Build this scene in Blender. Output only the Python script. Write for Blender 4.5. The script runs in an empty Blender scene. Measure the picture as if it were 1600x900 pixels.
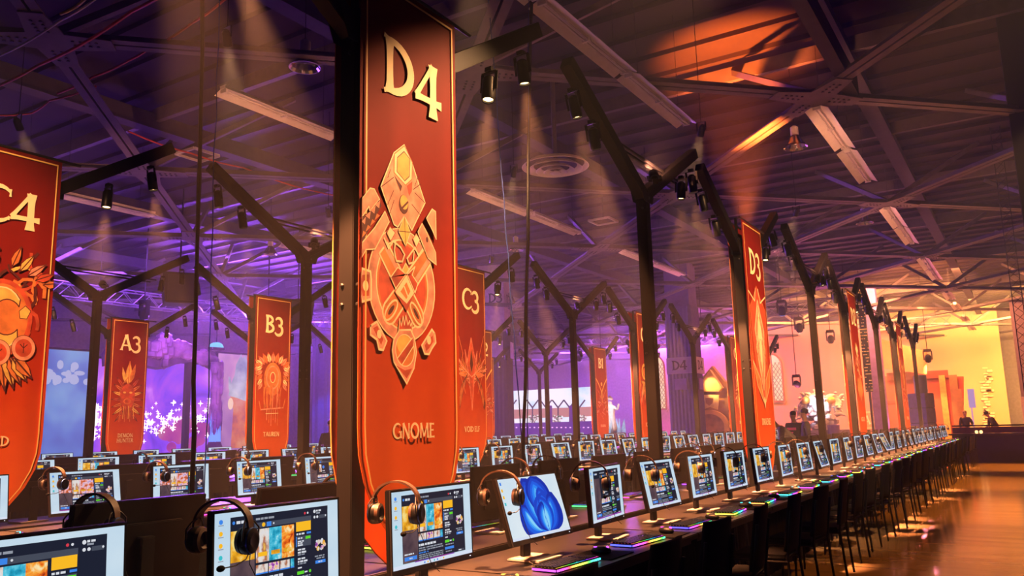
import bpy, bmesh, math, random
from mathutils import Vector, Matrix, Euler
RN = random.Random(11)
S = bpy.context.scene
COL = S.collection
PI = math.pi

# ------------------------------------------------------------------ camera
F, H = 1270.0, 1.47
def _n(v): return Vector(v).normalized()
_Y = _n(((1614 - 800) / F, -(648 - 450) / F, -1))
_Z = _n(((590 - 800) / F, -(-7100 - 450) / F, -1))
_Z = (_Z - _Z.dot(_Y) * _Y).normalized()
_X = _Y.cross(_Z)
CM = Matrix((_X, _Y, _Z))            # world = CM @ cam
CP = Vector((0, 0, H))
cam = bpy.data.objects.new('camera', bpy.data.cameras.new('camera'))
COL.objects.link(cam)
cam.matrix_world = Matrix.Translation(CP) @ CM.to_4x4()
cam.data.sensor_width = 36
cam.data.lens = F / 1600 * 36
cam.data.clip_start = .05
cam.data.clip_end = 300
S.camera = cam
def ray(x, y): return CM @ Vector(((x - 800) / F, -(y - 450) / F, -1))
def at_x(x, y, X):
    r = ray(x, y); return CP + r * (X / r.x)
def at_y(x, y, Y):
    r = ray(x, y); return CP + r * (Y / r.y)
def at_z(x, y, z):
    r = ray(x, y); return CP + r * ((z - H) / r.z)

# ------------------------------------------------------------------ mesh builder
class MB:
    def __init__(s): s.v = []; s.f = []; s.m = []
    def add(s, vs, fs, mi=0, M=None):
        b = len(s.v)
        s.v += [tuple(M @ Vector(p)) if M else tuple(p) for p in vs]
        s.f += [tuple(b + i for i in f) for f in fs]
        s.m += [mi] * len(fs)
        return s
    def box(s, c, d, mi=0, M=None):
        x, y, z = c; a, b, e = d[0] / 2, d[1] / 2, d[2] / 2
        vs = [(x + i * a, y + j * b, z + k * e) for i in (-1, 1) for j in (-1, 1) for k in (-1, 1)]
        return s.add(vs, [(0, 1, 3, 2), (4, 6, 7, 5), (0, 4, 5, 1), (2, 3, 7, 6), (0, 2, 6, 4), (1, 5, 7, 3)], mi, M)
    def bar(s, p, q, w, h, mi=0, up=(0, 0, 1)):
        p, q = Vector(p), Vector(q); d = (q - p).normalized(); u = Vector(up)
        if abs(d.dot(u)) > .98: u = Vector((1, 0, 0))
        a = d.cross(u).normalized() * (w / 2); b = a.cross(d).normalized() * (h / 2)
        vs = [p - a - b, p + a - b, p + a + b, p - a + b, q - a - b, q + a - b, q + a + b, q - a + b]
        return s.add(vs, [(0, 1, 2, 3), (7, 6, 5, 4), (0, 4, 5, 1), (1, 5, 6, 2), (2, 6, 7, 3), (3, 7, 4, 0)], mi)
    def prism(s, pts, y0, y1, mi=0, M=None):          # polygon in xz, from y0 (front) to y1
        n = len(pts)
        vs = [(x, y0, z) for x, z in pts] + [(x, y1, z) for x, z in pts]
        fs = [tuple(range(n)), tuple(range(2 * n - 1, n - 1, -1))] + [(i, n + i, n + (i + 1) % n, (i + 1) % n) for i in range(n)]
        return s.add(vs, fs, mi, M)
    def poly(s, pts, mi=0, M=None): return s.add(pts, [tuple(range(len(pts)))], mi, M)
    def tube(s, pts, r, n=8, mi=0, closed=False):
        pts = [Vector(p) for p in pts]; k = len(pts)
        rs = r if isinstance(r, (list, tuple)) else [r] * k
        vs, fs = [], []
        ref = None
        for i, p in enumerate(pts):
            if closed: d = pts[(i + 1) % k] - pts[i - 1]
            else: d = pts[min(i + 1, k - 1)] - pts[max(i - 1, 0)]
            d.normalize()
            if ref is None:
                ref = Vector((0, 0, 1)) if abs(d.z) < .9 else Vector((1, 0, 0))
            a = d.cross(ref)
            if a.length < 1e-4: a = d.orthogonal()
            a.normalize(); b = a.cross(d).normalized(); ref = b
            for j in range(n):
                t = 2 * PI * j / n
                vs.append(p + (a * math.cos(t) + b * math.sin(t)) * rs[i])
        for i in range(k if closed else k - 1):
            i2 = (i + 1) % k
            for j in range(n):
                fs.append((i * n + j, i * n + (j + 1) % n, i2 * n + (j + 1) % n, i2 * n + j))
        if not closed:
            fs.append(tuple(range(n))[::-1]); fs.append(tuple((k - 1) * n + j for j in range(n)))
        return s.add(vs, fs, mi)
    def lathe(s, prof, n=20, mi=0, M=None, cap=True):   # profile (r, z)
        vs, fs = [], []
        for r, z in prof:
            for j in range(n):
                t = 2 * PI * j / n; vs.append((r * math.cos(t), r * math.sin(t), z))
        for i in range(len(prof) - 1):
            for j in range(n):
                fs.append((i * n + j, i * n + (j + 1) % n, (i + 1) * n + (j + 1) % n, (i + 1) * n + j))
        if cap:
            fs.append(tuple(range(n))[::-1]); fs.append(tuple((len(prof) - 1) * n + j for j in range(n)))
        return s.add(vs, fs, mi, M)
    def ball(s, c, r, n=12, mi=0, M=None):
        r = r if isinstance(r, (list, tuple)) else (r, r, r)
        m = n // 2; prof = []
        vs, fs = [], []
        for i in range(m + 1):
            ph = PI * i / m
            for j in range(n):
                t = 2 * PI * j / n
                vs.append((c[0] + r[0] * math.sin(ph) * math.cos(t), c[1] + r[1] * math.sin(ph) * math.sin(t), c[2] + r[2] * math.cos(ph)))
        for i in range(m):
            for j in range(n): fs.append((i * n + j, (i + 1) * n + j, (i + 1) * n + (j + 1) % n, i * n + (j + 1) % n))
        return s.add(vs, fs, mi, M)
    def mesh(s, name, mats, bevel=0, smooth=False, seg=2):
        me = bpy.data.meshes.new(name)
        me.from_pydata(s.v, [], s.f)
        for m in (mats if isinstance(mats, (list, tuple)) else [mats]): me.materials.append(m)
        for p, i in zip(me.polygons, s.m): p.material_index = i
        bm = bmesh.new(); bm.from_mesh(me)
        bmesh.ops.remove_doubles(bm, verts=bm.verts, dist=1e-6)
        if bevel:
            es = [e for e in bm.edges if len(e.link_faces) == 2 and e.calc_face_angle(0) > .6]
            bmesh.ops.bevel(bm, geom=es, offset=bevel, segments=seg, affect='EDGES', clamp_overlap=True)
        bmesh.ops.recalc_face_normals(bm, faces=bm.faces)
        bm.to_mesh(me); bm.free()
        if smooth:
            me.shade_smooth()
            try: me.set_sharp_from_angle(angle=math.radians(40))
            except Exception: pass
        return me
    def build(s, name, mats, parent=None, bevel=0, smooth=False, loc=(0, 0, 0), rot=(0, 0, 0)):
        o = bpy.data.objects.new(name, s.mesh(name, mats, bevel, smooth))
        COL.objects.link(o); o.location = loc; o.rotation_euler = rot
        if parent: o.parent = parent
        return o
def link(name, me, parent=None, loc=(0, 0, 0), rot=(0, 0, 0)):
    o = bpy.data.objects.new(name, me); COL.objects.link(o); o.location = loc; o.rotation_euler = rot
    if parent: o.parent = parent
    return o
def empty(name, loc=(0, 0, 0), rz=0):
    o = bpy.data.objects.new(name, None); COL.objects.link(o); o.location = loc; o.rotation_euler = (0, 0, rz)
    o.empty_display_size = .1
    return o
def tag(o, label=None, cat=None, group=None, kind=None):
    if label: o['label'] = label
    if cat: o['category'] = cat
    if group: o['group'] = group
    if kind: o['kind'] = kind
    return o
def copy_tree(o, parent=None):
    c = o.copy(); COL.objects.link(c)
    if parent: c.parent = parent; c.matrix_parent_inverse = o.matrix_parent_inverse
    for ch in list(o.children): copy_tree(ch, c)
    return c
def kill(o):
    for ch in list(o.children): kill(ch)
    bpy.data.objects.remove(o)
ONES = 'first second third fourth fifth sixth seventh eighth ninth tenth eleventh twelfth thirteenth fourteenth fifteenth sixteenth seventeenth eighteenth nineteenth'.split()
TENS = {2: ('twentieth', 'twenty'), 3: ('thirtieth', 'thirty'), 4: ('fortieth', 'forty')}
def ordw(n):
    if n < 20: return ONES[n - 1]
    t, u = divmod(n, 10)
    return TENS[t][0] if u == 0 else TENS[t][1] + '-' + ONES[u - 1]

# ------------------------------------------------------------------ materials
_mats = {}
def lin(c):
    return tuple(((x / 12.92) if x <= .04045 else ((x + .055) / 1.055) ** 2.4) for x in c)
def P(name, col, rough=.6, metal=0, var=.15, scale=6, bump=0, emit=None, es=0, spec=None):
    if name in _mats: return _mats[name]
    m = bpy.data.materials.new(name); m.use_nodes = True
    nt = m.node_tree; b = nt.nodes['Principled BSDF']
    b.inputs['Roughness'].default_value = rough; b.inputs['Metallic'].default_value = metal
    if spec is not None: b.inputs['Specular IOR Level'].default_value = spec
    tc = nt.nodes.new('ShaderNodeTexCoord'); nz = nt.nodes.new('ShaderNodeTexNoise')
    nz.inputs['Scale'].default_value = scale; nz.inputs['Detail'].default_value = 3
    nt.links.new(tc.outputs['Object'], nz.inputs['Vector'])
    rp = nt.nodes.new('ShaderNodeValToRGB')
    c = Vector(col)
    rp.color_ramp.elements[0].color = (*(c * (1 - var)), 1); rp.color_ramp.elements[1].color = (*(c * (1 + var)), 1)
    rp.color_ramp.elements[0].position = .3; rp.color_ramp.elements[1].position = .7
    nt.links.new(nz.outputs['Fac'], rp.inputs['Fac']); nt.links.new(rp.outputs['Color'], b.inputs['Base Color'])
    if bump:
        bp = nt.nodes.new('ShaderNodeBump'); bp.inputs['Strength'].default_value = bump; bp.inputs['Distance'].default_value = .01
        nt.links.new(nz.outputs['Fac'], bp.inputs['Height']); nt.links.new(bp.outputs['Normal'], b.inputs['Normal'])
    if emit:
        b.inputs['Emission Color'].default_value = (*emit, 1); b.inputs['Emission Strength'].default_value = es
    _mats[name] = m
    return m
def EM(name, col, st=1.0):
    if name in _mats: return _mats[name]
    m = bpy.data.materials.new(name); m.use_nodes = True; nt = m.node_tree; nt.nodes.clear()
    e = nt.nodes.new('ShaderNodeEmission'); o = nt.nodes.new('ShaderNodeOutputMaterial')
    e.inputs['Color'].default_value = (*col, 1); e.inputs['Strength'].default_value = st
    nt.links.new(e.outputs[0], o.inputs[0]); _mats[name] = m
    return m
def EMN(name, stops, scale=20, st=1.0, detail=4, dist=0, axis=None, stretch=(1, 1, 1)):   # screen picture: noise driven or gradient colours
    if name in _mats: return _mats[name]
    m = bpy.data.materials.new(name); m.use_nodes = True; nt = m.node_tree; nt.nodes.clear()
    e = nt.nodes.new('ShaderNodeEmission'); o = nt.nodes.new('ShaderNodeOutputMaterial')
    tc = nt.nodes.new('ShaderNodeTexCoord'); mp = nt.nodes.new('ShaderNodeMapping'); mp.inputs['Scale'].default_value = stretch
    nz = nt.nodes.new('ShaderNodeTexNoise'); nz.inputs['Scale'].default_value = scale; nz.inputs['Detail'].default_value = detail
    nz.inputs['Distortion'].default_value = dist
    rp = nt.nodes.new('ShaderNodeValToRGB'); cr = rp.color_ramp
    while len(cr.elements) > 1: cr.elements.remove(cr.elements[0])
    cr.elements[0].position = stops[0][0]; cr.elements[0].color = (*stops[0][1], 1)
    for p, c in stops[1:]:
        el = cr.elements.new(p); el.color = (*c, 1)
    nt.links.new(tc.outputs['Object'], mp.inputs['Vector']); nt.links.new(mp.outputs[0], nz.inputs['Vector'])
    nt.links.new(nz.outputs['Fac'], rp.inputs['Fac']); nt.links.new(rp.outputs[0], e.inputs['Color'])
    e.inputs['Strength'].default_value = st
    nt.links.new(e.outputs[0], o.inputs[0]); _mats[name] = m
    return m
BLK = P('black_metal', (.0035, .003, .0035), .5, .0, spec=.25)
BPL = P('black_plastic', (.0035, .0034, .004), .42, spec=.3)
BFAB = P('black_fabric', (.0042, .0038, .0042), .9, bump=.2, scale=60, spec=.15)
GPL = P('grey_plastic', (.009, .009, .012), .45)
SILV = P('silver_plastic', (.42, .41, .41), .42, .2, var=.05)
DESK = P('desk_laminate', (.013, .0098, .0085), .42, bump=.03, scale=30)
DMET = P('dark_steel', (.05, .05, .055), .4, .8)
STEEL = P('painted_roof_steel', (.105, .09, .095), .62, .0, bump=.08)
DECKM = P('roof_deck_sheet', (.020, .0115, .012), .8, bump=.1, scale=3)
WHT = P('white_enamel', (.72, .70, .68), .4, var=.05)
CHROME = P('mirror_reflector', (.85, .85, .86), .12, 1, var=.05)
LEATH = P('brown_leatherette', (.045, .02, .012), .55, bump=.2, scale=40)
CORDM = P('black_rubber', (.01, .01, .01), .6)
LENS = EM('spot_lens_glow', (1.0, .62, .26), 9)

exec_parts = []
# ------------------------------------------------------------------ stroke lettering
def _l(x0, y0, x1, y1, w, fl=1.35):
    pts = []
    for i in range(7):
        t = i / 6; k = abs(t - .5) * 2
        pts.append((x0 + (x1 - x0) * t, y0 + (y1 - y0) * t, w * (1 + (fl - 1) * k ** 4)))
    return pts
def _a(cx, cy, rx, ry, a0, a1, w0, w1, n=16):
    pts = []
    for i in range(n + 1):
        t = i / n; a = math.radians(a0 + (a1 - a0) * t); s = math.sin(PI * t)
        pts.append((cx + rx * math.cos(a), cy + ry * math.sin(a), w0 + (w1 - w0) * s))
    return pts
def _stem(x=.17): return _l(x, 0, x, 1, .085, 1.6)
GLY = {
 'A': (.86, [_l(.1, 0, .42, 1, .06), _l(.42, 1, .78, 0, .09, 1.5), _l(.22, .3, .66, .3, .045), _l(0, 0, .2, 0, .03)]),
 'B': (.72, [_stem(), _a(.2, .74, .36, .22, 95, -95, .05, .085), _a(.2, .27, .43, .24, 95, -95, .05, .09)]),
 'C': (.80, [_a(.5, .5, .42, .47, 50, 310, .035, .09), _l(.785, .73, .785, .92, .026), _l(.80, .18, .77, .10, .03)]),
 'D': (.86, [_stem(), _a(.18, .5, .58, .46, 98, -98, .05, .095), _l(.02, 1, .2, .96, .035), _l(.02, 0, .2, .04, .035)]),
 'E': (.64, [_stem(), _l(.17, .94, .56, .94, .055, 1.5), _l(.17, .52, .5, .52, .045, 1.5), _l(.17, .06, .6, .06, .055, 1.5)]),
 'F': (.60, [_stem(), _l(.17, .94, .56, .94, .055, 1.5), _l(.17, .5, .5, .5, .045, 1.5)]),
 'G': (.90, [_a(.5, .5, .42, .47, 50, 312, .035, .09), _l(.8, .05, .8, .44, .075), _l(.6, .44, .88, .44, .04)]),
 'H': (.88, [_stem(), _stem(.7), _l(.17, .52, .7, .52, .045)]),
 'I': (.34, [_stem()]),
 'K': (.80, [_stem(), _l(.2, .45, .66, 1, .05), _l(.3, .56, .74, 0, .08)]),
 'L': (.60, [_stem(), _l(.17, .06, .56, .06, .055, 1.5)]),
 'M': (1.05, [_l(.14, 0, .18, 1, .06), _l(.18, 1, .52, .1, .08), _l(.52, .1, .86, 1, .05), _l(.86, 1, .92, 0, .08, 1.5)]),
 'N': (.90, [_l(.16, 0, .16, 1, .055), _l(.16, 1, .74, 0, .085), _l(.74, 0, .74, 1, .055)]),
 'O': (.95, [_a(.47, .5, .38, .47, 0, 360, .085, .085, 28)]),
 'R': (.78, [_stem(), _a(.2, .73, .38, .23, 95, -95, .05, .085), _l(.34, .5, .72, 0, .08)]),
 'S': (.60, [_a(.32, .74, .24, .22, 20, 270, .05, .075), _a(.3, .27, .26, .24, 90, -160, .075, .085)]),
 'T': (.72, [_l(.35, 0, .35, 1, .085, 1.6), _l(.02, .94, .68, .94, .055, 1.5)]),
 'U': (.86, [_l(.16, .35, .16, 1, .08), _a(.43, .36, .27, .33, 180, 360, .08, .07), _l(.7, .35, .7, 1, .055)]),
 'V': (.82, [_l(.08, 1, .4, 0, .085), _l(.4, 0, .72, 1, .05)]),
 'W': (1.1, [_l(.08, 1, .32, 0, .08), _l(.32, 0, .54, .9, .05), _l(.54, .9, .78, 0, .08), _l(.78, 0, 1.0, 1, .05)]),
 '1': (.46, [_l(.26, 0, .26, 1, .09, 1.5), _l(.06, .84, .26, .98, .04)]),
 '2': (.72, [_a(.33, .7, .27, .28, 165, -35, .05, .09), _l(.53, .55, .1, .07, .07), _l(.06, .06, .66, .06, .065, 1.5)]),
 '3': (.68, [_a(.3, .74, .25, .24, 150, -85, .05, .09), _a(.3, .28, .3, .29, 90, -150, .05, .095)]),
 '4': (.84, [_l(.56, 1, .06, .3, .05), _l(.04, .3, .82, .3, .06, 1.4), _l(.57, 0, .57, 1, .095, 1.5)]),
 '-': (.4, [_l(.05, .45, .35, .45, .06)]), ' ': (.35, []),
}
def text(mb, s, x, z, h, y, mi=0, sq=1.0, M=None, th=.0):
    """letters standing in the xz plane at depth y, left end x, baseline z"""
    for ch in s:
        w, st = GLY[ch]
        for si, pts in enumerate(st):
            for i in range(len(pts) - 1):
                yq = y - .00025 * si - .0001 * (i % 2)
                (xa, ya, wa), (xb, yb, wb) = pts[i], pts[i + 1]
                d = Vector((xb - xa, yb - ya)); d.normalize(); n = Vector((-d.y, d.x)); e = d * .008
                q = [(xa + n.x * wa - e.x, ya + n.y * wa - e.y), (xb + n.x * wb + e.x, yb + n.y * wb + e.y), (xb - n.x * wb + e.x, yb - n.y * wb + e.y), (xa - n.x * wa - e.x, ya - n.y * wa - e.y)]
                P4 = [(x + px * h * sq, yq, z + py * h) for px, py in q]
                if th: mb.prism([(p[0], p[2]) for p in P4], yq - th, yq, mi, M)
                else: mb.poly(P4, mi, M)
        x += w * h * sq
    return x
def textw(s, h, sq=1.0): return sum(GLY[c][0] for c in s) * h * sq

# ------------------------------------------------------------------ banners
def banner_mat(name, stops):
    m = bpy.data.materials.new(name); m.use_nodes = True; nt = m.node_tree; b = nt.nodes['Principled BSDF']
    b.inputs['Roughness'].default_value = .72
    b.inputs['Specular IOR Level'].default_value = .15
    tc = nt.nodes.new('ShaderNodeTexCoord'); sp = nt.nodes.new('ShaderNodeSeparateXYZ')
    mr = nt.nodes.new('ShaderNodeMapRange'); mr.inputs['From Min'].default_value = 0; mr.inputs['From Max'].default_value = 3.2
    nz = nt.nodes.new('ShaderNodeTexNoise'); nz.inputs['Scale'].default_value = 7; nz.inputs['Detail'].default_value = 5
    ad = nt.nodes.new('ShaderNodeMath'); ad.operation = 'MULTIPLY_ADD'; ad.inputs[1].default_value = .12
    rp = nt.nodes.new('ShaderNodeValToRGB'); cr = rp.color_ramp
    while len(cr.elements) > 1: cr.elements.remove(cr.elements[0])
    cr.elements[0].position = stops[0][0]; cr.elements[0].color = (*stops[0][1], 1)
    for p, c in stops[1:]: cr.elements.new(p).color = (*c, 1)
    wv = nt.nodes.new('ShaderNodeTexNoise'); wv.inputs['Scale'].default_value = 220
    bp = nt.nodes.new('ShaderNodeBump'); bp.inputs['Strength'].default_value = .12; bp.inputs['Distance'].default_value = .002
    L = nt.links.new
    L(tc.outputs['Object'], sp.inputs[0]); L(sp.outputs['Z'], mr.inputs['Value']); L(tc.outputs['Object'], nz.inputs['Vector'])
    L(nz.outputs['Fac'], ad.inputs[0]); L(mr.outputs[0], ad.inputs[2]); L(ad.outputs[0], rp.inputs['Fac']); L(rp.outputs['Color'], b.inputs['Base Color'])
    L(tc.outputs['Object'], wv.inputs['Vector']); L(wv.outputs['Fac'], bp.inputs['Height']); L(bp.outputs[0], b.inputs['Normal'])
    return m
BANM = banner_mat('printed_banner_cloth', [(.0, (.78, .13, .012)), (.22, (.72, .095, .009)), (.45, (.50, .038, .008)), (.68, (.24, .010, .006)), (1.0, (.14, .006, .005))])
INK = [P('ink_cream', (1.0, .76, .46), .7, var=.08), P('ink_pink', (.86, .31, .21), .7, var=.45, scale=9), P('ink_red', (.58, .07, .03), .7, var=.4, scale=9),
       P('ink_gold', (.85, .50, .12), .7, var=.25, scale=9), P('ink_dark', (.10, .012, .01), .75), P('ink_orange', (.72, .20, .05), .7, var=.35, scale=8), P('ink_gold_line', (1.0, .58, .18), .6, var=.03)]
HEM = P('banner_hem', (.20, .03, .02), .75)
BW, BZ, BT = .84, .78, 3.94          # banner width, tip height, top height
def half_w(z):
    pr = [(BT, .42), (1.50, .42), (1.36, .412), (1.22, .375), (1.08, .30), (.95, .19), (.85, .09), (BZ, .0)]
    for (z0, w0), (z1, w1) in zip(pr, pr[1:]):
        if z1 <= z <= z0: return w1 + (w0 - w1) * (z - z1) / (z0 - z1)
    return 0
_ph = [0]
def fold(x, ph): return .0045 * math.sin(x * 13 + ph) + .002 * math.sin(x * 29 + ph * 2)
def banner_cloth(ph):
    zs = [BT - (BT - 1.5) * i / 14 for i in range(15)] + [1.43, 1.36, 1.29, 1.22, 1.15, 1.08, 1.01, .95, .9, .85, .81, BZ + .002]
    nx = 16; vs = []; fs = []
    for z in zs:
        w = max(half_w(z), .004)
        for i in range(nx + 1):
            x = -w + 2 * w * i / nx
            vs.append((x + BW / 2, fold(x + .42, ph) * min(1, (BT - z) * 1.2), z - BZ))
    for j in range(len(zs) - 1):
        for i in range(nx):
            a = j * (nx + 1) + i; fs.append((a, a + 1, a + nx + 2, a + nx + 1))
    n = len(vs)
    vs += [(x, y + .003, z) for x, y, z in vs]
    fs += [tuple(n + i for i in f[::-1]) for f in fs]
    rim = [i for i in range(nx + 1)] + [(j * (nx + 1) + nx) for j in range(1, len(zs))]
    rim += [(len(zs) - 1) * (nx + 1) + i for i in range(nx - 1, -1, -1)] + [j * (nx + 1) for j in range(len(zs) - 2, 0, -1)]
    for a, b in zip(rim, rim[1:] + rim[:1]): fs.append((a, b, n + b, n + a))
    mb = MB(); mb.add(vs, fs); return mb
def edge_line():
    mb = MB(); zs = [BT - .035] + [1.5, 1.43, 1.36, 1.29, 1.22, 1.15, 1.08, 1.01, .95, .9]
    def strip(side):
        for a, b in zip(zs, zs[1:]):
            w0, w1 = half_w(a) - .035, half_w(b) - .035
            xs = [BW / 2 + side * w0, BW / 2 + side * (w0 - .011), BW / 2 + side * (w1 - .011), BW / 2 + side * w1]
            mb.add([(xs[0], -.0072, a - BZ), (xs[1], -.0072, a - BZ), (xs[2], -.0072, b - BZ), (xs[3], -.0072, b - BZ)], [(0, 1, 2, 3)])
    strip(-1); strip(1)
    w = half_w(.9) - .035
    z = BT - .035 - BZ
    mb.poly([(.035, -.0072, z), (BW - .035, -.0072, z), (BW - .035, -.0072, z - .013), (.035, -.0072, z - .013)])
    for s in (-1, 1):
        a = BW / 2 + s * w
        mb.poly([(a, -.0072, .9 - BZ), (a - s * .011, -.0072, .9 - BZ), (BW / 2, -.0072, .835 - BZ), (BW / 2, -.0072, .822 - BZ)])
    return mb
LINE_ME = edge_line().mesh('gold_border', INK[6])
class Art:
    """flat printed artwork; points given in banner u (0..BW) and world z"""
    def __init__(s): s.mb = MB(); s.k = 0
    def y(s): s.k += 1; return -.0068 - .00003 * s.k
    def pl(s, pts, mi):
        y = s.y(); s.mb.poly([(u, y, z - BZ) for u, z in pts], mi); return s
    def ol(s, pts, mi, w, mo=0):           # filled with an outline
        s.pl(pts, mi); s.line(pts + pts[:1], w, mo)
    def line(s, pts, w, mi):
        y0 = s.y(); s.k += 1
        for li, (a, b) in enumerate(zip(pts, pts[1:])):
            y = y0 - .00002 * (li % 2)
            d = Vector((b[0] - a[0], b[1] - a[1]))
            if d.length < 1e-5: continue
            d.normalize(); n = Vector((-d.y, d.x)) * w / 2; e = d * w * .3
            s.mb.poly([(a[0] + n.x - e.x, y, a[1] + n.y - e.y - BZ), (b[0] + n.x + e.x, y, b[1] + n.y + e.y - BZ), (b[0] - n.x + e.x, y, b[1] - n.y + e.y - BZ), (a[0] - n.x - e.x, y, a[1] - n.y - e.y - BZ)], mi)
    def ell(s, c, r, mi, n=28, a0=0, a1=360):
        s.pl([(c[0] + r[0] * math.cos(math.radians(a0 + (a1 - a0) * i / n)), c[1] + r[1] * math.sin(math.radians(a0 + (a1 - a0) * i / n))) for i in range(n)], mi)
    def ring(s, c, r0, r1, mi, n=40):
        y = s.y()
        for i in range(n):
            a, b = 2 * PI * i / n, 2 * PI * (i + 1) / n
            s.mb.poly([(c[0] + r[0] * math.cos(t), y, c[1] + r[1] * math.sin(t) - BZ) for r, t in ((r1, a), (r1, b), (r0, b), (r0, a))], mi)
    def leaf(s, p, ln, wd, ang, mi, mo=None):
        a = math.radians(ang); c, q = math.cos(a), math.sin(a)
        pts = [(0, 0), (.3, .5), (.6, .42), (1, 0), (.6, -.42), (.3, -.5)]
        P_ = [(p[0] + x * ln * c - y * wd * q, p[1] + x * ln * q + y * wd * c) for x, y in pts]
        s.pl(P_, mi)
        if mo is not None: s.line([P_[0], P_[3]], wd * .14, mo); s.line(P_ + P_[:1], wd * .08, mo)

def crest_gnome():
    a = Art(); X0 = -2.771+.0125; Y0 = 2.98
    def q(x, y, dy=0):
        p = at_x(520 + x / 3.915, 200 + (y + dy) / 3.915, X0); return (p.y - Y0, p.z)
    def A(l): return [q(*p) for p in l]
    def B(l): return [q(x, y, 861) for x, y in l]
    CRM, PNK, RED, GLD, DRK, ORG = 0, 1, 2, 3, 4, 5
    c = q(440, 960); rx = abs(q(668, 960)[0] - q(212, 960)[0]) / 2; rz = abs(q(440, 620)[1] - q(440, 1300)[1]) / 2
    a.ell(c, (rx * .8, rz * .82), ORG); a.ell(c, (rx * .72, rz * .74), RED)
    a.ring(c, (rx * .8, rz * .82), (rx, rz), PNK); a.ring(c, (rx * .77, rz * .79), (rx * .8, rz * .82), CRM); a.ring(c, (rx, rz), (rx * 1.03, rz * 1.02), CRM)
    # toothed blocks round the ring
    for outer, inner, b, r in (([(120, 40), (150, -10), (210, 10), (215, 60), (215, 180), (150, 195), (120, 155)], [(150, 30), (200, 28), (200, 160), (155, 160), (145, 120)], (175, 97), 20),
                               ([(210, 345), (255, 320), (325, 440), (300, 495), (270, 490), (255, 430), (210, 400)], [(228, 360), (258, 345), (300, 430), (285, 465), (262, 420)], (272, 397), 16),
                               ([(660, 400), (667, 455), (640, 490), (620, 525), (590, 522), (570, 470), (640, 375)], [(645, 410), (652, 450), (620, 490), (600, 505), (590, 470)], (620, 440), 14)):
        a.ol(B(outer), PNK, .012, CRM); a.pl(B(inner), RED)
        p0 = q(b[0], b[1], 861); rr = abs(q(b[0] + r, b[1], 861)[0] - p0[0]); a.ell(p0, (rr, rr * 1.15), CRM)
    # crossing shafts with slotted handles
    def shaft(p0, p1, w0, w1):
        p0, p1 = Vector(p0), Vector(p1); d = (p1 - p0).normalized(); n = Vector((-d.y, d.x))
        pts = [p0 + n * w0, p1 + n * w1] + [p1 + n * w1 * math.cos(t) + d * w1 * math.sin(t) for t in (.4, .8, 1.2, PI / 2, 1.9, 2.3, 2.7)] + [p1 - n * w1, p0 - n * w0]
        a.ol([tuple(p) for p in pts], ORG, .012, CRM)
        a.line([tuple(p0 + n * w0 * .45), tuple(p1 + n * w1 * .5 - d * .2)], .03, PNK)
        c0 = p1 - d * .02; L = .075
        sl = [c0 + d * L * math.cos(t) + n * w1 * .5 * math.sin(t) for t in [i * PI / 9 for i in range(18)]]
        a.ol([tuple(p) for p in sl], ORG, .011, CRM)
        sl = [c0 + d * L * .5 * math.cos(t) + n * w1 * .2 * math.sin(t) for t in [i * PI / 8 for i in range(16)]]
        a.pl([tuple(p) for p in sl], DRK)
    shaft(q(610, 790), q(345, 1126), .05, .062); shaft(q(300, 730), q(540, 1156), .05, .058)
    # upper shield plate
    a.ol(A([(447, 105), (375, 150), (283, 350), (375, 588), (402, 606), (447, 540), (500, 628), (592, 465), (500, 215)]), PNK, .008, CRM)
    for l in ([(372, 300), (288, 352)], [(372, 380), (330, 465)], [(375, 440), (345, 520)], [(520, 400), (590, 465)], [(500, 470), (560, 540)], [(510, 380), (560, 350)], [(350, 250), (330, 300)], [(545, 300), (520, 360)]): a.line(A(l), .005, DRK)
    a.pl(A([(375, 285), (420, 388), (432, 356), (400, 318)]), DRK); a.pl(A([(503, 330), (458, 360), (480, 420), (500, 390)]), RED)
    a.ol(A([(447, 110), (378, 155), (375, 270), (455, 352), (500, 318), (503, 215)]), CRM, .006, ORG)
    a.ol(A([(445, 145), (398, 180), (395, 265), (450, 325), (482, 300), (487, 195)]), GLD, .005, DRK)
    a.pl(A([(420, 388), (440, 350), (465, 360), (480, 420), (470, 470), (415, 470)]), PNK)
    p0 = q(443, 468); rr = abs(q(475, 468)[0] - p0[0])
    a.ell(p0, (rr, rr * 1.2), DRK); a.ell((p0[0] + .004, p0[1] + .012), (rr * .85, rr * .9), GLD); a.line(A([(420, 500), (472, 455)]), .012, DRK)
    # open jaw shaped heads at either side
    a.ol(A([(105, 465), (145, 415), (205, 358), (235, 365), (272, 430), (205, 500), (197, 470), (150, 530), (105, 590)]), PNK, .007, CRM)
    a.pl(A([(105, 590), (150, 530), (205, 500), (270, 432), (285, 470), (150, 690), (105, 700)]), DRK)
    for i in range(5):
        x, y = 115 + i * 34, 590 - i * 32
        a.pl(A([(x - 12, y), (x + 26, y - 26), (x + 18, y + 22)]), PNK)
        x, y = 122 + i * 32, 690 - i * 34
        a.pl(A([(x - 14, y + 4), (x + 24, y - 24), (x + 2, y - 38)]), ORG)
    a.ol(A([(310, 505), (340, 570), (240, 735), (175, 735), (135, 778), (110, 745), (150, 690), (240, 600)]), PNK, .007, CRM)
    a.ol(A([(600, 560), (640, 505), (664, 522), (668, 690), (645, 640)]), PNK, .007, CRM)
    a.ol(A([(570, 590), (600, 640), (664, 770), (668, 845), (610, 800), (540, 640)]), PNK, .007, CRM); a.ell(q(605, 690), (.012, .016), DRK)
    a.ol(A([(345, 600), (382, 640), (350, 690), (322, 640)]), CRM, .004, RED); a.ol(A([(530, 650), (555, 690), (530, 735), (505, 680)]), CRM, .004, RED)
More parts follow.
